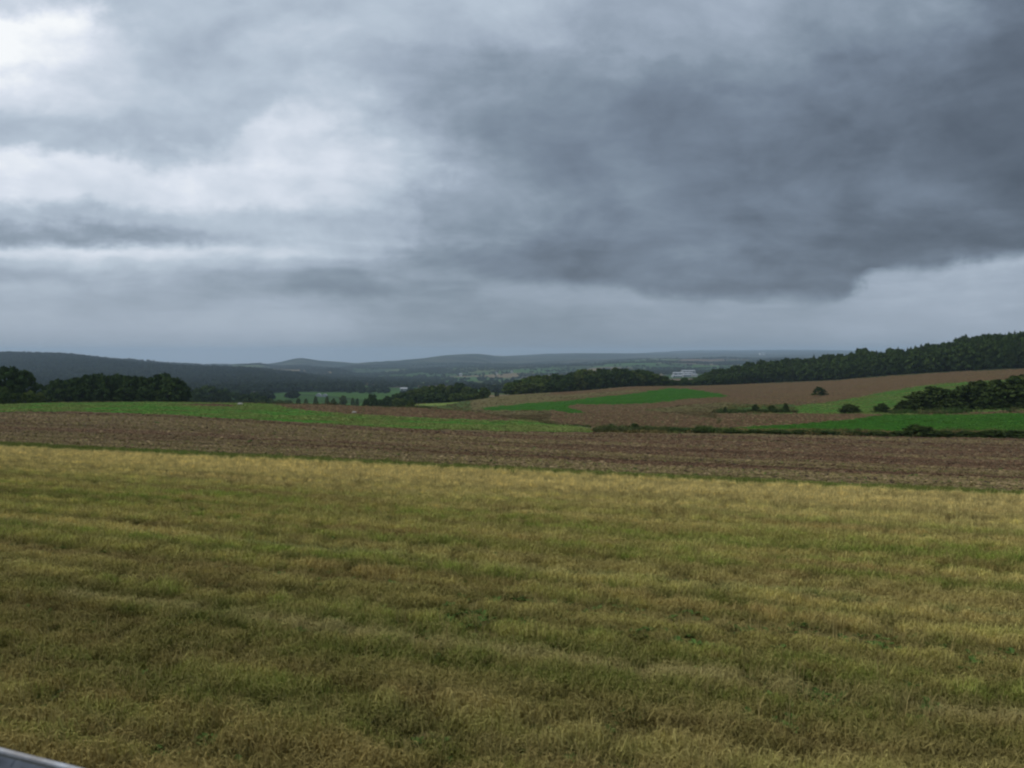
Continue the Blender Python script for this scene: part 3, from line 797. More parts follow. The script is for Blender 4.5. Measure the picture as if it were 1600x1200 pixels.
def build_clods():
    src = []
    for k in range(4):
        g = np.random.default_rng(50 + k)
        V = []
        ph = (1 + 5 ** 0.5) / 2
        ico = np.array([(-1, ph, 0), (1, ph, 0), (-1, -ph, 0), (1, -ph, 0), (0, -1, ph), (0, 1, ph), (0, -1, -ph), (0, 1, -ph), (ph, 0, -1), (ph, 0, 1), (-ph, 0, -1), (-ph, 0, 1)]) / 1.9
        ico = ico * g.uniform(0.55, 1.25, (12, 1)) * np.array((1, 0.8, 0.6))
        Fc = [(0, 11, 5), (0, 5, 1), (0, 1, 7), (0, 7, 10), (0, 10, 11), (1, 5, 9), (5, 11, 4), (11, 10, 2), (10, 7, 6), (7, 1, 8), (3, 9, 4), (3, 4, 2), (3, 2, 6), (3, 6, 8), (3, 8, 9), (4, 9, 5), (2, 4, 11), (6, 2, 10), (8, 6, 7), (9, 8, 1)]
        src.append(source('clod', mesh_np('clod', ico, Fc, clod_mat)))
    x, y = frame_pts(320000, 34, 150, -0.6, 0.72)
    z = height(x, y)
    px, py = proj(x, y, z)
    n = across(x, y); s = along(x, y)
    ok = (n > EDGE + 3.3) & (py > np.interp(px, PL_X, PL_Y) + 0.8) & (y < 140)
    x, y, z, n, s = x[ok], y[ok], z[ok], n[ok], s[ok]
    fur = 0.5 + 0.5 * np.sin(2 * math.pi * (n + (fbm(s / 20, n / 4, 80, 2) - 0.5) * 0.8) / 0.9)
    ok = rng.uniform(size=len(x)) < 0.3 + 0.7 * fur
    x, y, z, n, s = x[ok], y[ok], z[ok], n[ok], s[ok]
    k = len(x)
    pal = 0.4 * fbm(s / 9, n / 1.6, 81, 4) + 0.6 * fbm(s / 60, n / 5.0, 84, 3); f2 = rng.uniform(size=k)
    tint = np.array((0.150, 0.092, 0.056)) * np.ones((k, 3))
    grn = sstep(0.44, 0.58, pal)[:, None] * 0.8
    tint = tint * (1 - grn) + np.array((0.19, 0.16, 0.065)) * grn
    res = (f2 < 0.12 + 0.25 * sstep(0.42, 0.6, pal))[:, None]
    tint = np.where(res, np.array((0.25, 0.185, 0.10)), tint)
    tint = np.where((f2 > 0.93)[:, None], np.array((0.07, 0.05, 0.038)), tint)
    tint = np.where(((f2 > 0.90) & (f2 < 0.93) & (pal > 0.45))[:, None], np.array((0.10, 0.14, 0.04)), tint)
    fl = 0.5 * fbm(s / 45, n / 0.7, 87, 2) + 0.5 * fbm(s / 90, n / 2.4, 88, 2)
    tint = tint * (0.80 + 0.40 * sstep(0.36, 0.62, fl))[:, None]
    tint = tint * rng.uniform(0.75, 1.25, (k, 1))
    sz = rng.gamma(2.0, 0.018, k) + 0.028
    sz *= 0.8 + 0.5 * sstep(60, 120, y)
    S = np.stack([sz * 2.0, sz, sz * 0.85], -1)
    scatter('soil_clods', src, np.stack([x, y, z + 0.01], -1), np.stack([rng.normal(0, 0.3, k), rng.normal(0, 0.3, k), rng.normal(-ROWANG, 0.45, k)], -1), S, rng.integers(0, 4, k), tint,
            kind='stuff', label='rough brown clods and straw residue turned up across the ploughed field', category='soil')
build_clods()

def build_weeds():
    src = [tuft('weed_clump', 46, 0.42, 0.35, 1.05, 0.035, 0.55, 90 + k, weed_mat) for k in range(4)]
    P_ = []; S_ = []; T_ = []
    def band(cnt, x0, x1, dy0, dy1, h, cols, dens=None, base=None):
        px = rng.uniform(x0, x1, cnt)
        yb = np.interp(px, [880, 1000, 1200, 1400, 1600, 2400], [113, 111, 109, 106, 104, 103]) if base is None else base(px)
        y = yb + rng.uniform(dy0, dy1, cnt)
        x = ray(px, 650)[0] * y
        d = fbm(x / 5, y / 5, 95, 3)
        d2 = fbm(x / 11, y / 11, 97, 2); d = 0.45 * d + 0.55 * d2
        ok = rng.uniform(size=cnt) < sstep(0.34, 0.56, d)
        x, y, d = x[ok], y[ok], d[ok]; k = len(x)
        P_.append(np.stack([x, y, height(x, y) - 0.03], -1))
        hh = h * (0.12 + 2.6 * np.clip(d - 0.33, 0, 1)) * rng.uniform(0.6, 1.35, k)
        S_.append(np.stack([hh * 0.9, hh * 0.9, hh], -1))
        ci = rng.uniform(size=k); w = fbm(x / 3, y / 3, 96, 2)
        cc = np.where((w > 0.56)[:, None], np.array(cols[1]), np.array(cols[0])) * rng.uniform(0.7, 1.25, (k, 1))
        T_.append(cc)
    dk = ((0.072, 0.12, 0.032), (0.17, 0.13, 0.058))
    band(2600, 1090, 2000, 0.5, 6, 1.15, dk)
    band(500, 930, 1100, 0.5, 5, 0.8, ((0.06, 0.105, 0.03), (0.10, 0.12, 0.045)))
    band(500, 1115, 1245, 0, 12, 1.2, ((0.06, 0.10, 0.03), (0.11, 0.115, 0.045)), base=lambda p: 0 * p + 196)
    band(900, 1390, 2000, -3, 10, 1.2, ((0.06, 0.11, 0.03), (0.12, 0.13, 0.05)), base=lambda p: np.interp(p, [1390, 1600, 2000], [173, 160, 150]))
    band(900, 600, 925, -5, 14, 0.45, ((0.06, 0.11, 0.03), (0.12, 0.12, 0.045)), base=lambda p: np.interp(p, [600, 740, 800, 850, 925], [222, 186, 170, 156, 132]))
    band(1200, -200, 720, -3, 8, 0.75, ((0.075, 0.085, 0.035), (0.14, 0.12, 0.055)), base=lambda p: np.interp(p, [-200, 0, 300, 470, 560, 650, 720], [203, 203, 238, 248, 238, 222, 200]))
    P = np.concatenate(P_); S = np.concatenate(S_); T = np.concatenate(T_); k = len(P)
    scatter('tall_weeds', src, P, np.stack([rng.normal(0, 0.1, k), rng.normal(0, 0.1, k), rng.uniform(0, 6.28, k)], -1), S, rng.integers(0, 4, k), T,
            kind='stuff', label='tall weeds and rank grass growing along the field edges', category='weeds')
build_weeds()

def build_field_cover():
    src = [tuft('field_tuft', 24, 0.42, 0.25, 0.6, 0.03, 0.7, 190 + k, weed_mat) for k in range(3)]
    lump = []
    for k in range(3):
        g = np.random.default_rng(210 + k)
        V = np.array([(1, 0, 0), (0.3, 0.8, 0), (-0.8, 0.6, 0), (-0.9, -0.5, 0), (0.2, -0.9, 0), (0.05, 0, 0.55)]) * g.uniform(0.7, 1.25, (6, 1))
        lump.append(source('soil_lump', mesh_np('soil_lump', V, [(i, (i + 1) % 5, 5) for i in range(5)], clod_mat)))
    x, y = frame_pts(120000, 105, 480, -0.5, 0.75)
    z = height(x, y)
    cls = classify(x, y, z)
    pal = {'green_field': ((0.052, 0.185, 0.022), (0.075, 0.20, 0.03), 0.25), 'grass_strip': ((0.125, 0.33, 0.058), (0.24, 0.29, 0.085), 0.34), 'rough_pasture': ((0.085, 0.15, 0.038), (0.19, 0.155, 0.06), 0.6), 'khaki_field': ((0.12, 0.11, 0.045), (0.15, 0.115, 0.06), 0.4), 'pale_field': ((0.2, 0.26, 0.075), (0.2, 0.26, 0.075), 0.3)}
    w = sstep(0.40, 0.60, 0.6 * fbm(x / 14, y / 9, 91, 4) + 0.4 * fbm(x / 2.5, y / 2.5, 92, 2))[:, None]
    T = np.zeros((len(x), 3)); hh = np.zeros(len(x))
    for nm, (c0, c1, h) in pal.items():
        k = cls == nm
        T[k] = (np.array(c0) * (1 - w) + np.array(c1) * w)[k]; hh[k] = h
    ok = (hh > 0) & (rng.uniform(size=len(x)) < 0.75)
    k = ok.sum(); S = (hh * (0.5 + 0.8 * w[:, 0]))[ok] * rng.uniform(0.6, 1.4, k)
    scatter('field_grass', src, np.stack([x, y, z], -1)[ok], np.stack([np.zeros(k), np.zeros(k), rng.uniform(0, 6.28, k)], -1), np.stack([0.5 + S, 0.5 + S, S], -1), rng.integers(0, 3, k), T[ok] * rng.uniform(0.7, 1.3, (k, 1)),
            kind='stuff', label='grass and young crop growing over the green fields and strips', category='grass')
    ok = (cls == 'brown_field') | (cls == 'brown_strip')
    k = ok.sum(); q = rng.uniform(size=(k, 1))
    T = np.where(q < 0.22, np.array((0.19, 0.14, 0.075)), np.where(q > 0.9, np.array((0.085, 0.095, 0.035)), np.array((0.12, 0.076, 0.044)))) * rng.uniform(0.65, 1.3, (k, 1))
    S = rng.uniform(0.10, 0.32, k)
    scatter('field_soil_lumps', lump, np.stack([x, y, z], -1)[ok], np.stack([np.zeros(k), np.zeros(k), rng.uniform(0, 6.28, k)], -1), np.stack([S * 1.6, S, S * 0.9], -1), rng.integers(0, 3, k), T,
            kind='stuff', label='stubble and soil lumps over the brown fields on the right slope', category='soil')
build_field_cover()

# ------------------------------------------------------------------ trees
def m_leaf(name, dark, light, hue):
    m = Mat(name, 0.7)
    oi = m.N.new('ShaderNodeObjectInfo')
    r = m.attr('rnd', out='Fac')
    c = m.mix(r, dark, light)
    c = m.mix(m.math('MULTIPLY', oi.outputs['Random'], 0.75), c, hue, 'MIX')
    return m.col(c)
leaf_dark = m_leaf('dark_leaf', (0.032, 0.054, 0.017), (0.080, 0.115, 0.032), (0.046, 0.076, 0.022))
leaf_mid = m_leaf('mid_leaf', (0.042, 0.075, 0.018), (0.115, 0.155, 0.034), (0.095, 0.112, 0.028))
leaf_shrub = m_leaf('shrub_leaf', (0.030, 0.050, 0.015), (0.074, 0.104, 0.030), (0.052, 0.070, 0.021))
leaf_con = m_leaf('conifer_needle', (0.026, 0.042, 0.022), (0.062, 0.08, 0.036), (0.046, 0.06, 0.026))
bk = Mat('bark', 0.9); nb_ = bk.noise(3, 5, 0.6, (1, 1, 0.2)); bk.bump(nb_, 0.6, 0.05)
bark = bk.col(bk.ramp(nb_, [(0.3, (0.035, 0.028, 0.022)), (0.7, (0.09, 0.075, 0.06))]))

def quads(cen, nrm, size, g, asp=1.0):
    k = len(cen)
    nrm = nrm / np.linalg.norm(nrm, axis=1, keepdims=True)
    ref = g.normal(size=(k, 3)); u = np.cross(nrm, ref); u /= np.linalg.norm(u, axis=1, keepdims=True); v = np.cross(nrm, u)
    su = (size * g.uniform(0.7, 1.3, k))[:, None]; sv = su * asp * g.uniform(0.6, 1.1, (k, 1))
    bend = nrm * su * g.uniform(-0.35, 0.2, (k, 1))
    V = np.stack([cen - u * su + bend, cen - v * sv, cen + u * su + bend, cen + v * sv], 1).reshape(-1, 3)
    Fc = np.arange(4 * k).reshape(k, 4)
    return V, Fc
def broadleaf_crown(seed, lobes=30, per=62, size=0.055, low=0.0, mat=None, peak=0.4, foot=0.25, lr_=(0.09, 0.17)):
    """crown of a tree 1 unit tall and about 1 unit wide, as leaf clumps over many lobes"""
    g = np.random.default_rng(seed)
    C_, N_, R_ = [], [], []
    for k in range(lobes):
        hz = k / (lobes - 1.0)
        w = 0.44 * (math.sqrt(max(0.06, 1 - (max(0, hz - peak) / (1 - peak)) ** 2 * 0.96)) if peak > 0.2 else 1.04 - 0.40 * hz - 0.34 * hz ** 3) * (1 - foot * max(0, 0.3 - hz) / 0.3)
        an = k * 2.39996 + g.uniform(-0.4, 0.4); ra_ = w * math.sqrt(g.uniform(0.15, 1.0))
        lc = np.array((ra_ * math.cos(an), ra_ * math.sin(an), low + 0.07 + (0.80 - low) * hz))
        if peak < 0.2:
            lc[:2] *= g.uniform(0.85, 1.16); lc[2] *= g.uniform(0.9, 1.1)
        lr = g.uniform(*lr_)
        d = g.normal(size=(per, 3)); d /= np.linalg.norm(d, axis=1, keepdims=True)
        d[:, 2] = np.where(d[:, 2] < -0.3, -d[:, 2] * 0.6, d[:, 2])
        rr = lr * g.uniform(0.55, 1.1, (per, 1))
        C_.append(lc + d * rr * np.array((1.1, 1.1, 0.8))); N_.append(d + g.normal(0, 0.45, (per, 3)))
        R_.append(np.clip(g.uniform(0.1, 0.65) + g.uniform(-0.3, 0.35, per), 0, 1))
    cen = np.concatenate(C_); cen[:, 2] = np.clip(cen[:, 2], 0.02, None)
    cen[:, 2] /= cen[:, 2].max() + size * 0.6
    V, Fc = quads(cen, np.concatenate(N_), np.full(len(cen), size), g)
    r = np.repeat(np.concatenate(R_), 4)
    return mesh_np('crown', V, Fc, mat, attrs={'rnd': ('FLOAT', 'POINT', r)})
def limb(V, Fc, p0, p1, r0, r1, k=6):
    p0, p1 = np.array(p0, float), np.array(p1, float)
    d = p1 - p0; d /= np.linalg.norm(d); u = np.cross(d, (0.3, 0.9, 0.2)); u /= np.linalg.norm(u); v = np.cross(d, u)
    i0 = len(V)
    for p, r in ((p0, r0), (p1, r1)):
        for j in range(k):
            t = 2 * math.pi * j / k
            V.append(tuple(p + r * (math.cos(t) * u + math.sin(t) * v)))
    for j in range(k):
        j2 = (j + 1) % k
        Fc.append((i0 + j, i0 + j2, i0 + k + j2, i0 + k + j))
def broad_trunk(seed):
    g = np.random.default_rng(seed); V, Fc = [], []
    limb(V, Fc, (0, 0, -0.08), (0.01, 0, 0.12), 0.04, 0.03); limb(V, Fc, (0.01, 0, 0.12), (0.0, 0.01, 0.42), 0.03, 0.02)
    for k in range(6):
        t = k * 1.05 + g.uniform(0, 0.5)
        z0 = g.uniform(0.16, 0.42)
        limb(V, Fc, (0, 0, z0), (0.24 * math.cos(t), 0.24 * math.sin(t), z0 + g.uniform(0.18, 0.35)), 0.016, 0.005, 5)
    return mesh_np('trunk', V, Fc, bark, True)
def conifer_crown(seed, slim=0.16, ragged=0.3):
    g = np.random.default_rng(seed); V, Fc, rr = [], [], []
    lev = 22
    for k in range(lev):
        t = k / (lev - 1.0)
        z = 0.08 + 0.90 * t
        rad = slim * (1 - t) ** 0.62 * (1 + g.uniform(-ragged, ragged)) + 0.010
        nbr = int(12 - 6 * t)
        ph = g.uniform(0, 6.28)
        for b in range(nbr):
            if g.uniform() < 0.08: continue
            an = ph + 6.283 * b / nbr + g.normal(0, 0.18); r = rad * g.uniform(0.7, 1.2)
            d = np.array((math.cos(an), math.sin(an), 0)); s = np.array((-d[1], d[0], 0)) * r * g.uniform(0.28, 0.45)
            dr = r * g.uniform(0.25, 0.6)
            q = g.uniform(0, 1)
            p0 = np.array((0, 0, z + 0.012))
            mid = d * r * 0.55 + np.array((0, 0, z - dr * 0.35)); tip = d * r + np.array((0, 0, z - dr * (0.5 + 0.5 * g.uniform())))
            i0 = len(V)
            V += [tuple(p0), tuple(mid - s), tuple(tip), tuple(mid + s), tuple(mid + np.array((0, 0, -0.035 - 0.2 * r)))]
            Fc += [(i0, i0 + 1, i0 + 2, i0 + 3), (i0 + 1, i0 + 4, i0 + 3, i0 + 2)]
            rr += [q * 0.6, q, min(1, q * 1.2), q, q * 0.3]
    V += [(0, -0.006, 0.93), (0.006, 0.004, 0.93), (0, 0, 1.0), (-0.006, 0.004, 0.93)]; i0 = len(V) - 4
    Fc += [(i0, i0 + 1, i0 + 2, i0 + 3)]; rr += [0.5] * 4
    return mesh_np('crown', V, Fc, leaf_con, attrs={'rnd': ('FLOAT', 'POINT', rr)})
def pole_trunk():
    V, Fc = [], []
    limb(V, Fc, (0, 0, -0.06), (0, 0, 0.5), 0.016, 0.010); limb(V, Fc, (0, 0, 0.5), (0, 0, 0.95), 0.010, 0.003)
    return mesh_np('trunk', V, Fc, bark, True)
CROWN_D = [broadleaf_crown(100 + k, mat=leaf_dark) for k in range(5)]
CROWN_M = [broadleaf_crown(120 + k, mat=leaf_mid) for k in range(4)]
CROWN_S = [broadleaf_crown(140 + k, 60, 34, 0.05, 0.0, leaf_shrub, 0.1, 0.0, (0.06, 0.13)) for k in range(4)]
CROWN_L = [broadleaf_crown(160 + k, 16, 48, 0.075, 0.05, leaf_mid) for k in range(3)]
TRUNKS = [broad_trunk(k) for k in range(3)]
CONES = [conifer_crown(180 + k, 0.15 + 0.02 * (k % 4), 0.28 + 0.1 * (k % 3)) for k in range(7)]
POLE = pole_trunk()
ORD = 'first second third fourth fifth sixth seventh eighth ninth tenth eleventh twelfth thirteenth fourteenth fifteenth sixteenth seventeenth eighteenth nineteenth twentieth'.split()
def spec(px, y, top, wpx):     # place and size of a tree from where it shows
    x, yy, z = ground(px, y)
    zt = H + float(ray(px, top)[1]) * y
    return (x, yy, z), max(zt - z, 0.6), max(wpx * y / F, 0.5)
def tree(name, label, cat, group, px, y, top, wpx, crowns, trunk=True):
    loc, h, w = spec(px, y, top, wpx)
    r = thing(name, label, cat, loc, random.uniform(0, 6.28), (w, w, h), group)
    obj('crown', random.choice(crowns), r)
    if trunk: obj('trunk', random.choice(TRUNKS), r)
    return r

def build_woods():
    # two big trees at the left edge with bushes at their feet
    for (px, y, top, w), lab in zip([(12, 214, 571, 54), (40, 222, 577, 42), (-28, 215, 578, 60)],
            ['large dark round tree cut by the left edge of the picture', 'dark tree with a rounded shoulder just right of the edge tree', 'dark tree beyond the left edge of the picture']):
        tree('oak_tree', lab, 'tree', 'dark trees at the left edge', px, y, top, w, CROWN_D)
    for (px, y, top, w), lab in zip([(5, 206, 603, 26), (46, 206, 610, 24), (24, 207, 614, 26), (62, 216, 613, 20)],
            ['lighter bush under the large dark tree at the left edge', 'lighter round bush at the right foot of the left edge trees', 'low bush between two lighter bushes at the left edge', 'small bush in the gap between the left trees and the round copse']):
        tree('bush', lab, 'bush', 'bushes under the left edge trees', px, y, top, w, CROWN_M, False)
    # the copse behind the crest
    L_ = [(74,268,600,26),(88,262,591,34),(105,275,592,34),(120,260,588,36),(138,270,584,40),(155,280,582,42),(170,262,585,40),(187,275,582,42),(205,262,586,40),(222,272,587,38),(240,262,588,40),(256,270,582,46),(272,262,588,40),(286,268,598,26),
          (96,256,606,30),(128,256,604,34),(160,256,605,34),(195,256,604,34),(228,256,606,34),(262,256,603,36)]
    o_ = sorted(range(len(L_)), key=lambda i: L_[i][0])
    for k, i in enumerate(o_):
        px, y, top, w = L_[i]
        tree('oak_tree', f'dark broad tree, {ORD[k]} from the left in the long copse behind the crest', 'tree', 'trees of the copse behind the green strip', px, y, top, w, CROWN_D)
    # hazier trees farther down the slope
    L_ = [(310,560,606,36),(328,600,601,46),(348,620,607,38),(366,640,612,28),(384,560,615,30),(398,600,612,26),(412,560,618,24),(300,540,612,24)]
    o_ = sorted(range(len(L_)), key=lambda i: L_[i][0])
    for k, i in enumerate(o_):
        px, y, top, w = L_[i]
        tree('hedgerow_tree', f'hazy grey green tree, {ORD[k]} from the left of those right of the long copse', 'tree', 'hazy trees right of the copse', px, y, top, w, CROWN_D)
    # trees along the valley hedge
    L_ = [(423,620,622,16),(436,640,624,18),(447,640,624,14),(454,660,624,7),(466,660,622,9),(478,660,622,7),(493,640,618,8),(511,640,618,8),(521,650,622,10),(536,700,617,14),(551,700,621,7),(558,700,622,7),(430,600,626,20),(405,560,622,22)]
    o_ = sorted(range(len(L_)), key=lambda i: L_[i][0])
    for k, i in enumerate(o_):
        px, y, top, w = L_[i]
        tree('hedgerow_tree', f'small tree, {ORD[k]} from the left in the thin line below the white sheds', 'tree', 'small trees in line below the white sheds', px, y, top, w, CROWN_M)
    # wooded mound in the middle
    L_ = [(572,430,622,16),(581,420,615,24),(598,440,622,20),(606,460,618,22),(618,470,614,24),(630,470,612,26),(642,480,609,26),(655,480,606,28),(664,490,602,26),(676,490,601,28),(690,500,599,30),(704,500,601,28),(717,500,597,32),(729,490,603,24),(740,470,606,22),(756,450,605,24),(747,450,614,22),
          (642,300,624,14),(668,450,614,30),(690,450,615,32),(712,450,614,30),(732,450,616,26),(650,450,617,28),(624,440,621,26)]
    o_ = sorted(range(len(L_)), key=lambda i: L_[i][0])
    for k, i in enumerate(o_):
        px, y, top, w = L_[i]
        lab = f'green tree, number {k + 1} from the left in the wooded mound right of the white farmhouse'
        lab = f'green tree, {ORD[k] if k < 20 else "twenty-" + ORD[k - 20]} from the left in the mound beside the white farmhouse'
        if y == 300: lab = 'small dark bush standing alone at the field edge before the wooded mound'
        if px == 756: lab = 'round tree at the right end of the wooded mound'
        if px == 581: lab = 'dark round tree near the left end of the wooded mound'
        tree('broadleaf_tree', lab, 'tree', 'trees of the wooded mound', px, y, top, w, CROWN_M if px > 620 and k % 3 else CROWN_D)
    tree('bush', 'lone grey bush in the field between the wooded mound and the hanger wood', 'bush', None, 776, 620, 611, 8, CROWN_D, False)
    # the wood along the top of the right-hand fields
    L_ = []
    tops = ([795, 830, 870, 900, 930, 955, 990, 1010, 1030, 1048], [592, 586, 581, 578, 574, 572, 573, 576, 580, 589])
    for px in np.arange(800, 1052, 13.0):
        L_.append((px + random.uniform(-3, 3), float(np.interp(px, [800, 900, 1050], [460, 480, 520])), float(np.interp(px, *tops)) + random.uniform(4, 11), random.uniform(24, 34)))
    for px in np.arange(806, 1050, 12.0):
        L_.append((px + random.uniform(-3, 3), float(np.interp(px, [800, 900, 1050], [490, 510, 550])), float(np.interp(px, *tops)) + random.uniform(-1, 5), random.uniform(24, 36)))
    for px in np.arange(815, 905, 15.0):
        L_.append((px, 452.0, 600 + random.uniform(-4, 2), 26))
    for px, y, top, w in L_:
        light = px < 860 or 895 < px < 935
        tree('broadleaf_tree', 'leafy dark green tree in the wood closing the top of the brown fields', 'tree', 'trees of the wood above the brown fields', px, y, top, w, (CROWN_M if light and random.random() < 0.75 else CROWN_D + CROWN_M[:1]))
    tree('bush', 'small reddish dark bush on the skyline of the green wedge field', 'bush', None, 1046, 488, 599.5, 12, CROWN_D, False)
    # conifer forest on the right-hand hill
    tx = [1050, 1068, 1086, 1104, 1150, 1200, 1240, 1290, 1340, 1400, 1440, 1500, 1545, 1600, 2000]
    ty = [594, 593, 589, 579, 568, 561, 559, 553, 547, 542, 537, 527, 518, 515, 508]
    bd = ([1050, 1068, 1200, 1300, 1400, 1500, 1600, 2000], [505, 518, 585, 545, 506, 476, 456, 456])
    cnt = 0
    for row, (dy, dtop, step) in enumerate(((4, 9, 9.0), (16, 5, 8.0), (34, 1.5, 8.5), (55, 0, 8.5))):
        px = 1052.0
        while px < 1720:
            y = float(np.interp(px, *bd)) + dy + random.uniform(-3, 3)
            top = float(np.interp(px, tx, ty)) + dtop * (0.5 + px / 1600.0) + random.uniform(-1.0, 4.5)
            if row == 3 and random.random() < 0.16: top -= random.uniform(2, 5)
            broad = random.random() < (0.75 if row < 2 else (0.4 if 1270 < px < 1430 else 0.8))
            w = random.uniform(15, 24)
            loc, h, ww = spec(px, y, top, w * (1.5 if broad else 1.0))
            if h > 4:
                t = thing('forest_tree' if broad else 'conifer_tree', 'dark broadleaf tree in the forest edge on the right hill' if broad else 'dark conifer standing close among others in the forest on the right hill', 'tree', loc, random.uniform(0, 6.28),
                          (ww, ww, h) if broad else (h * 1.2, h * 1.2, h), 'broadleaf trees of the right hill forest' if broad else 'conifers of the right hill forest')
                obj('crown', random.choice(CROWN_D if broad else CONES), t)
                obj('trunk', random.choice(TRUNKS) if broad else POLE, t)
                cnt += 1
            px += step * random.uniform(0.75, 1.3)
    # shrubs on the right-hand fields
    S_ = [(1280,330,604,26,'lone dark shrub standing in the brown field below the forest','lone'),
          (1133,200,635,7,'thin small sapling at the left end of the weedy field corner',''),
          (1180,200,631,16,'reddish dark shrub left of two round shrubs in the weedy corner',''),
          (1206,198,633,20,'round dark shrub in the middle of the weedy field corner',''),
          (1228,198,629.5,13,'upright dark shrub at the right end of the weedy field corner',''),
          (1328,188,631,40,'low wide dark bush alone at the corner of the green slope',''),
          (1379,182,630,32,'low dark bush just left of the big thicket on the right',''),
          (1415,180,625,34,'small bush at the left foot of the big thicket',''),
          (1435,184,611,44,'dark rounded bush at the left end of the big thicket',''),
          (1464,184,603,52,'tall dome shaped bush in the left half of the big thicket',''),
          (1504,184,602,46,'bush with a sloping top in the middle of the big thicket',''),
          (1526,186,594,52,'tall dark bush right of the middle of the big thicket',''),
          (1560,182,592,50,'dark bush near the right edge in the big thicket',''),
          (1592,178,584,56,'tallest dark bush, cut by the right edge of the picture',''),
          (1640,178,588,60,'dark bush just outside the right edge of the picture',''),
          (1545,178,612,40,'low bush in front at the foot of the big thicket, under the tall bushes',''),
          (1485,178,622,40,'low bush in front at the foot of the big thicket, near its middle',''),
          (955,122,662,18,'low dark bush by the track, leftmost along the ploughed field',''),
          (992,117,661,22,'tallest of the low bushes along the far edge of the ploughed field',''),
          (1016,116,666,24,'low spreading bush right of the tallest field edge bush',''),
          (1042,116,667,14,'small round bush standing apart on the ploughed field edge',''),
          (1093,110,671,24,'low bush among weeds at the left tip of the green crop',''),
          (1145,109,669,34,'wide low bush among weeds on the edge of the green crop',''),
          (1180,109,671,26,'small bush between two wider ones in the verge left of the big thicket',''),
          (1215,108,667,36,'rounded bush in the weeds below the wide green crop',''),
          (1252,108,672,28,'flat low bush in the verge below the lone shrub',''),
          (1292,107,670,36,'wide flat bush in the verge below the isolated low bushes',''),
          (1335,107,671,26,'small bush in the verge straight below the wide low bush',''),
          (1372,106,669,36,'bush in the verge straight below the left end of the big thicket',''),
          (1410,106,667,30,'bush left of the tallest one in the green crop verge',''),
          (1438,106,663,44,'tallest weed covered bush in the verge before the green crop',''),
          (1475,105,668,34,'bush right of the tallest one in the green crop verge',''),
          (1515,105,670,34,'low bush in the verge below the middle of the big thicket',''),
          (1552,104,668,40,'broad low bush in the verge below the tall thicket bushes',''),
          (1588,104,666,40,'low bush in the verge cut by the right edge',''),
          (1625,104,668,40,'low bush in the verge just outside the right edge','')]
    for px, y, top, w, lab, _ in S_:
        if y < 112 and px > 1080: w, top = w * 1.55, top + (0.5 if px == 1438 else random.uniform(3.0, 6.0))
        elif px > 1410: w *= 1.3
        tree('shrub', lab, 'shrub', None, px, y, top, w, CROWN_S, False)
build_woods()

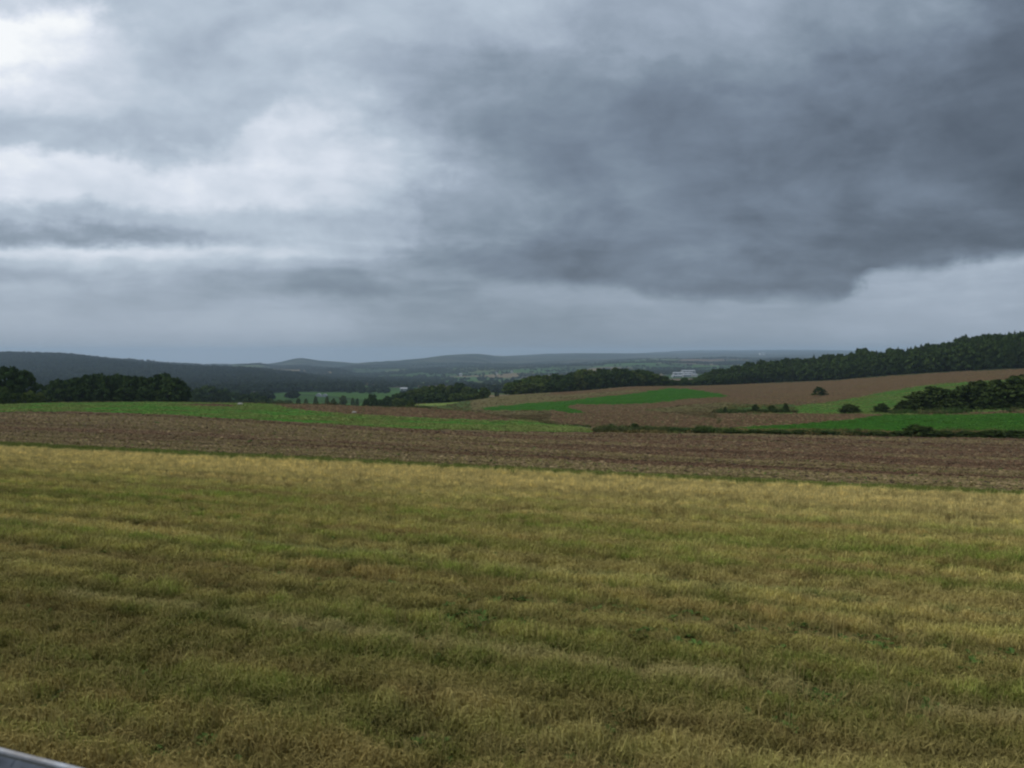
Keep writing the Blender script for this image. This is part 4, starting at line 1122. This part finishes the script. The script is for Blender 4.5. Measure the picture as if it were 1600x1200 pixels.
# ------------------------------------------------------------------ far woods, as masses
def build_far_woods():
    src = []
    wm = Mat('far_leaf', 0.85)
    far_mat = wm.col(wm.mix(1.0, wm.attr('tint', 'INSTANCER', 'Color'), wm.ramp(wm.attr('rnd', out='Fac'), [(0.0, G(0.6)), (1.0, G(1.4))]), 'MULTIPLY'))
    for k in range(4):
        g = np.random.default_rng(300 + k)
        cen = []; nr = []
        for j in range(70):
            d = g.normal(size=3); d /= np.linalg.norm(d); d[2] = abs(d[2]) if d[2] < -0.5 else d[2]
            r = g.uniform(0.36, 0.52)
            cen.append((d[0] * r, d[1] * r, 0.55 + d[2] * 0.42)); nr.append(d + g.normal(0, 0.3, 3))
        V, Fc = quads(np.array(cen), np.array(nr), np.full(70, 0.2), g)
        src.append(source('far_crown', mesh_np('far_crown', V, Fc, far_mat, attrs={'rnd': ('FLOAT', 'POINT', np.repeat(g.uniform(0, 1, 70), 4))})))
    def put(name, x, y, s0, s1, label, tint=(0.032, 0.046, 0.024)):
        k = len(x)
        s = rng.uniform(s0, s1, k)
        S = np.stack([s, s, s * rng.uniform(0.8, 1.15, k)], -1)
        T = np.array(tint) * rng.uniform(0.8, 1.2, (k, 1)) * (1 + 0.25 * (fbm(x / 200, y / 200, 61, 3)[:, None] - 0.5) * np.array((2.0, 1.0, 0.4)))
        scatter(name, src, np.stack([x, y, height(x, y) - 0.5], -1), np.stack([0 * s, 0 * s, rng.uniform(0, 6.28, k)], -1), S, rng.integers(0, 4, k), T, kind='stuff', label=label, category='wood')
    x, y = frame_pts(70000, 780, 3300, 1.4, 0.85)
    px, py = proj(x, y, height(x, y))
    clear = sstep(0.60, 0.66, fbm(x / 160, y / 90, 62, 3))
    ok = in_forest(px, py, y) & (rng.uniform(size=len(x)) > clear)
    put('hill_wood', x[ok], y[ok], 8, 13, 'dark hazy forest covering the long low hill on the left')
    # copses, hedges and woods scattered over the valley
    x, y = frame_pts(130000, 800, 6500, 1.1, 0.8)
    px, py = proj(x, y, height(x, y))
    w = fbm(x / 620, y / 210, 63, 4)
    hedge = np.minimum(np.abs(((x * 0.94 + y * 0.34) / 190 + fbm(x / 300, y / 300, 64, 2) * 0.8) % 1 - 0.5), np.abs(((y * 0.94 - x * 0.34) / 150 + fbm(x / 300, y / 300, 65, 2) * 0.8) % 1 - 0.5))
    ok = ~in_forest(px, py, y) & (((w > 0.505) & (y > 1900) & (y < 5600)) | ((hedge < 0.035) & (fbm(x / 80, y / 80, 66, 2) > 0.5) & (y < 4800))) & ~((px > 1020) & (px < 1110) & (y > 1000) & (y < 2300))
    knoll = (px > 478) & (px < 566) & (y > 3000) & (y < 4300)
    ok |= knoll
    put('valley_woods', x[ok], y[ok], 7, 11, 'hazy woods and hedgerows scattered over the distant valley')
    # the inside of the right-hand forest, behind its individual trees
    x, y = frame_pts(9000, 440, 1200, 1.5, 0.95)
    px, py = proj(x, y, height(x, y))
    bd = np.interp(px, [1050, 1068, 1200, 1300, 1400, 1500, 1600, 2000], [505, 518, 585, 545, 506, 476, 456, 456])
    ok = (px > 1115) & (y > bd + 62) & (y < bd + 62 + np.interp(px, [1060, 1200, 1400], [60, 150, 330]))
    put('forest_interior', x[ok], y[ok], 8, 12, 'dark forest mass behind the conifers on the right hill', (0.028, 0.038, 0.02))
build_far_woods()

# ------------------------------------------------------------------ distant buildings
def flat_mat(name, c, rough=0.6):
    m = Mat(name, rough); n = m.noise(0.8, 4, 0.6)
    return m.col(m.ramp(n, [(0.3, tuple(0.85 * k for k in c)), (0.7, c)]))
white_wall = flat_mat('white_render', (0.55, 0.55, 0.53)); grey_wall = flat_mat('grey_cladding', (0.34, 0.36, 0.38)); dark_roof = flat_mat('slate_roof', (0.10, 0.10, 0.11)); white_roof = flat_mat('white_roof_sheet', (0.36, 0.38, 0.40)); dark_glass = flat_mat('dark_opening', (0.03, 0.03, 0.035), 0.3)
def box_mesh(name, x0, x1, y0, y1, z0, z1, mat):
    v = [(x, y, z) for z in (z0, z1) for y in (y0, y1) for x in (x0, x1)]
    f = [(0, 2, 3, 1), (4, 5, 7, 6), (0, 1, 5, 4), (2, 6, 7, 3), (0, 4, 6, 2), (1, 3, 7, 5)]
    return mesh_np(name, v, f, mat)
def gable(name, w, d, z0, h, mat, over=0.3):
    w2, d2 = w / 2 + over, d / 2 + over
    v = [(-w2, -d2, z0), (w2, -d2, z0), (w2, d2, z0), (-w2, d2, z0), (-w2, 0, z0 + h), (w2, 0, z0 + h)]
    me = bpy.data.meshes.new(name); me.from_pydata(v, [], [(0, 1, 5, 4), (2, 3, 4, 5), (1, 2, 5), (3, 0, 4), (0, 3, 2, 1)]); me.materials.append(mat)
    return me
def building(name, label, cat, px, y, w, d, hw, hr, wm, rm, rz=0.0, group=None, doors=2, lift=0.0):
    x, yy, z = ground(px, y)
    t = thing(name, label, cat, (x, yy, z + lift), rz, group=group)
    obj('wall', box_mesh('wall', -w / 2, w / 2, -d / 2, d / 2, -3 - lift, hw, wm), t)
    obj('roof', gable('roof', w, d, hw + 0.02, hr, rm), t)
    for k in range(doors):
        cx_ = (k + 0.5) / doors * w - w / 2
        obj('door' if k == 0 else 'window', box_mesh('opening', cx_ - w / doors * 0.2, cx_ + w / doors * 0.2, -d / 2 - 0.05, -d / 2 + 0.2, 0.0 if k == 0 else hw * 0.35, hw * 0.75, dark_glass), t)
    return t
def dome_shed(label, px, y, r):
    x, yy, z = ground(px, y)
    t = thing('white_shed', label, 'shed', (x, yy, z), 0.1, group='white rounded sheds in the valley field')
    V = []; Fc = []; k = 12; L_ = r * 2.2
    for j, yy_2 in enumerate((-L_ / 2, L_ / 2)):
        for i in range(k + 1):
            a = math.pi * i / k
            V.append((r * math.cos(a), yy_2, max(0, r * 0.95 * math.sin(a)) + 0.6 if 0 < i < k else -1.0))
    for i in range(k): Fc.append((i, i + 1, k + 1 + i + 1, k + 1 + i))
    me = bpy.data.meshes.new('roof'); me.from_pydata(V, [], [tuple(f) for f in Fc] + [tuple(range(k, -1, -1)), tuple(range(k + 1, 2 * k + 2))]); me.materials.append(white_roof)
    obj('roof', me, t)
    obj('door', box_mesh('door', -r * 0.3, r * 0.3, -L_ / 2 - 0.08, -L_ / 2 + 0.1, 0, r * 0.6, grey_wall), t)
dome_shed('left of two small white rounded sheds in the green valley field', 498, 1060, 3.6)
dome_shed('right of two small white rounded sheds in the green valley field', 507.5, 1060, 3.4)
building('farmhouse', 'white farmhouse with dark roof left of the wooded mound', 'house', 633, 1150, 7, 6, 3.0, 2.2, white_wall, dark_roof, 0.2, lift=1.5)
building('barn', 'pale roofed barn just above the white farmhouse', 'barn', 631, 1260, 11, 8, 2.6, 2.2, grey_wall, white_roof, 0.1, lift=5)
building('barn', 'tiny white barn far off above the wooded mound', 'barn', 720, 3300, 12, 9, 5, 3, white_wall, white_roof, lift=5)
building('house', 'tiny white house half hidden in the trees right of the copse', 'house', 400, 900, 6, 5, 3.2, 2, white_wall, dark_roof, lift=4)
building('house', 'tiny pale house on the hazy slope left of the hanger wood', 'house', 776, 3400, 9, 8, 5, 3, white_wall, dark_roof, lift=4)
building('house', 'small pale house second of two on the hazy slope', 'house', 800, 3500, 9, 8, 5, 3, white_wall, dark_roof, 0.3, lift=4)
for px, y, w, d, hw, hr, lab, lift in ((1057, 1960, 22, 22, 4, 1.6, 'low white roofed factory hall, left front block of the plant before the forest', 0), (1072, 1970, 20, 22, 4.5, 1.8, 'white roofed factory hall, right front block of the plant before the forest', 1), (1066, 2060, 48, 22, 4, 2.0, 'long white roofed hall behind the front blocks of the factory plant', 5), (1075, 2150, 34, 22, 4, 2.0, 'white roofed hall farthest back in the factory plant', 9), (1085, 1970, 12, 12, 3.5, 1.5, 'small pale annex at the right end of the factory plant', 2)):
    building('factory_hall', lab, 'factory', px, y, w, d, hw, hr, grey_wall if d > 20 else white_wall, white_roof, random.uniform(-0.1, 0.1), 'white roofed factory halls', 4, lift)
building('factory_hall', 'tiny white building on the far hazy plain above the forest', 'factory', 1190, 8600, 55, 40, 12, 4, white_wall, white_roof, lift=10)

# pale stones lying in the fields
def stone(label, px, y, r):
    x, yy, z = ground(px, y)
    g = np.random.default_rng(int(px))
    V = []; Fc = []; nu, nv = 10, 6
    for j in range(nv + 1):
        t = math.pi * j / nv
        for i in range(nu):
            p = 2 * math.pi * i / nu
            q = 1 + 0.18 * math.sin(3 * p + j) * math.sin(t) + g.uniform(-0.06, 0.06)
            V.append((r * 1.3 * q * math.sin(t) * math.cos(p), r * q * math.sin(t) * math.sin(p), r * 0.7 * math.cos(t)))
    for j in range(nv):
        for i in range(nu):
            Fc.append((j * nu + i, (j + 1) * nu + i, (j + 1) * nu + (i + 1) % nu, j * nu + (i + 1) % nu))
    o = obj('pale_stone', mesh_np('pale_stone', V, Fc, stone_mat, True), None, (x, yy, z + r * 0.4), (0, 0, 0.4), label=label, category='stone')
stone_mat = flat_mat('limestone', (0.5, 0.47, 0.40), 0.9)
stone('pale boulder in the green strip near the end of the brown slip', 375, 208, 0.55)
stone('small pale boulder at the lower edge of the brown strip', 553, 166, 0.38)

# ------------------------------------------------------------------ air
def build_haze():
    z0, z1 = ZMIN - 1.5, max(ZMAX + 25, H + 45)
    o = obj('haze', box_mesh('haze', -23000, 23000, -900, 14600, z0, z1, None), kind='stuff', label='pale rain haze lying over the valley', category='haze')
    o.data.materials.clear()
    m = bpy.data.materials.new('haze_air'); m.use_nodes = True
    N, L = m.node_tree.nodes, m.node_tree.links
    N.clear()
    v = N.new('ShaderNodeVolumePrincipled'); out = N.new('ShaderNodeOutputMaterial')
    v.inputs['Color'].default_value = (0.62, 0.80, 1.0, 1); v.inputs['Density'].default_value = 8.5e-5; v.inputs['Anisotropy'].default_value = 0.1
    L.new(v.outputs[0], out.inputs['Volume'])
    o.data.materials.append(m)
build_haze()
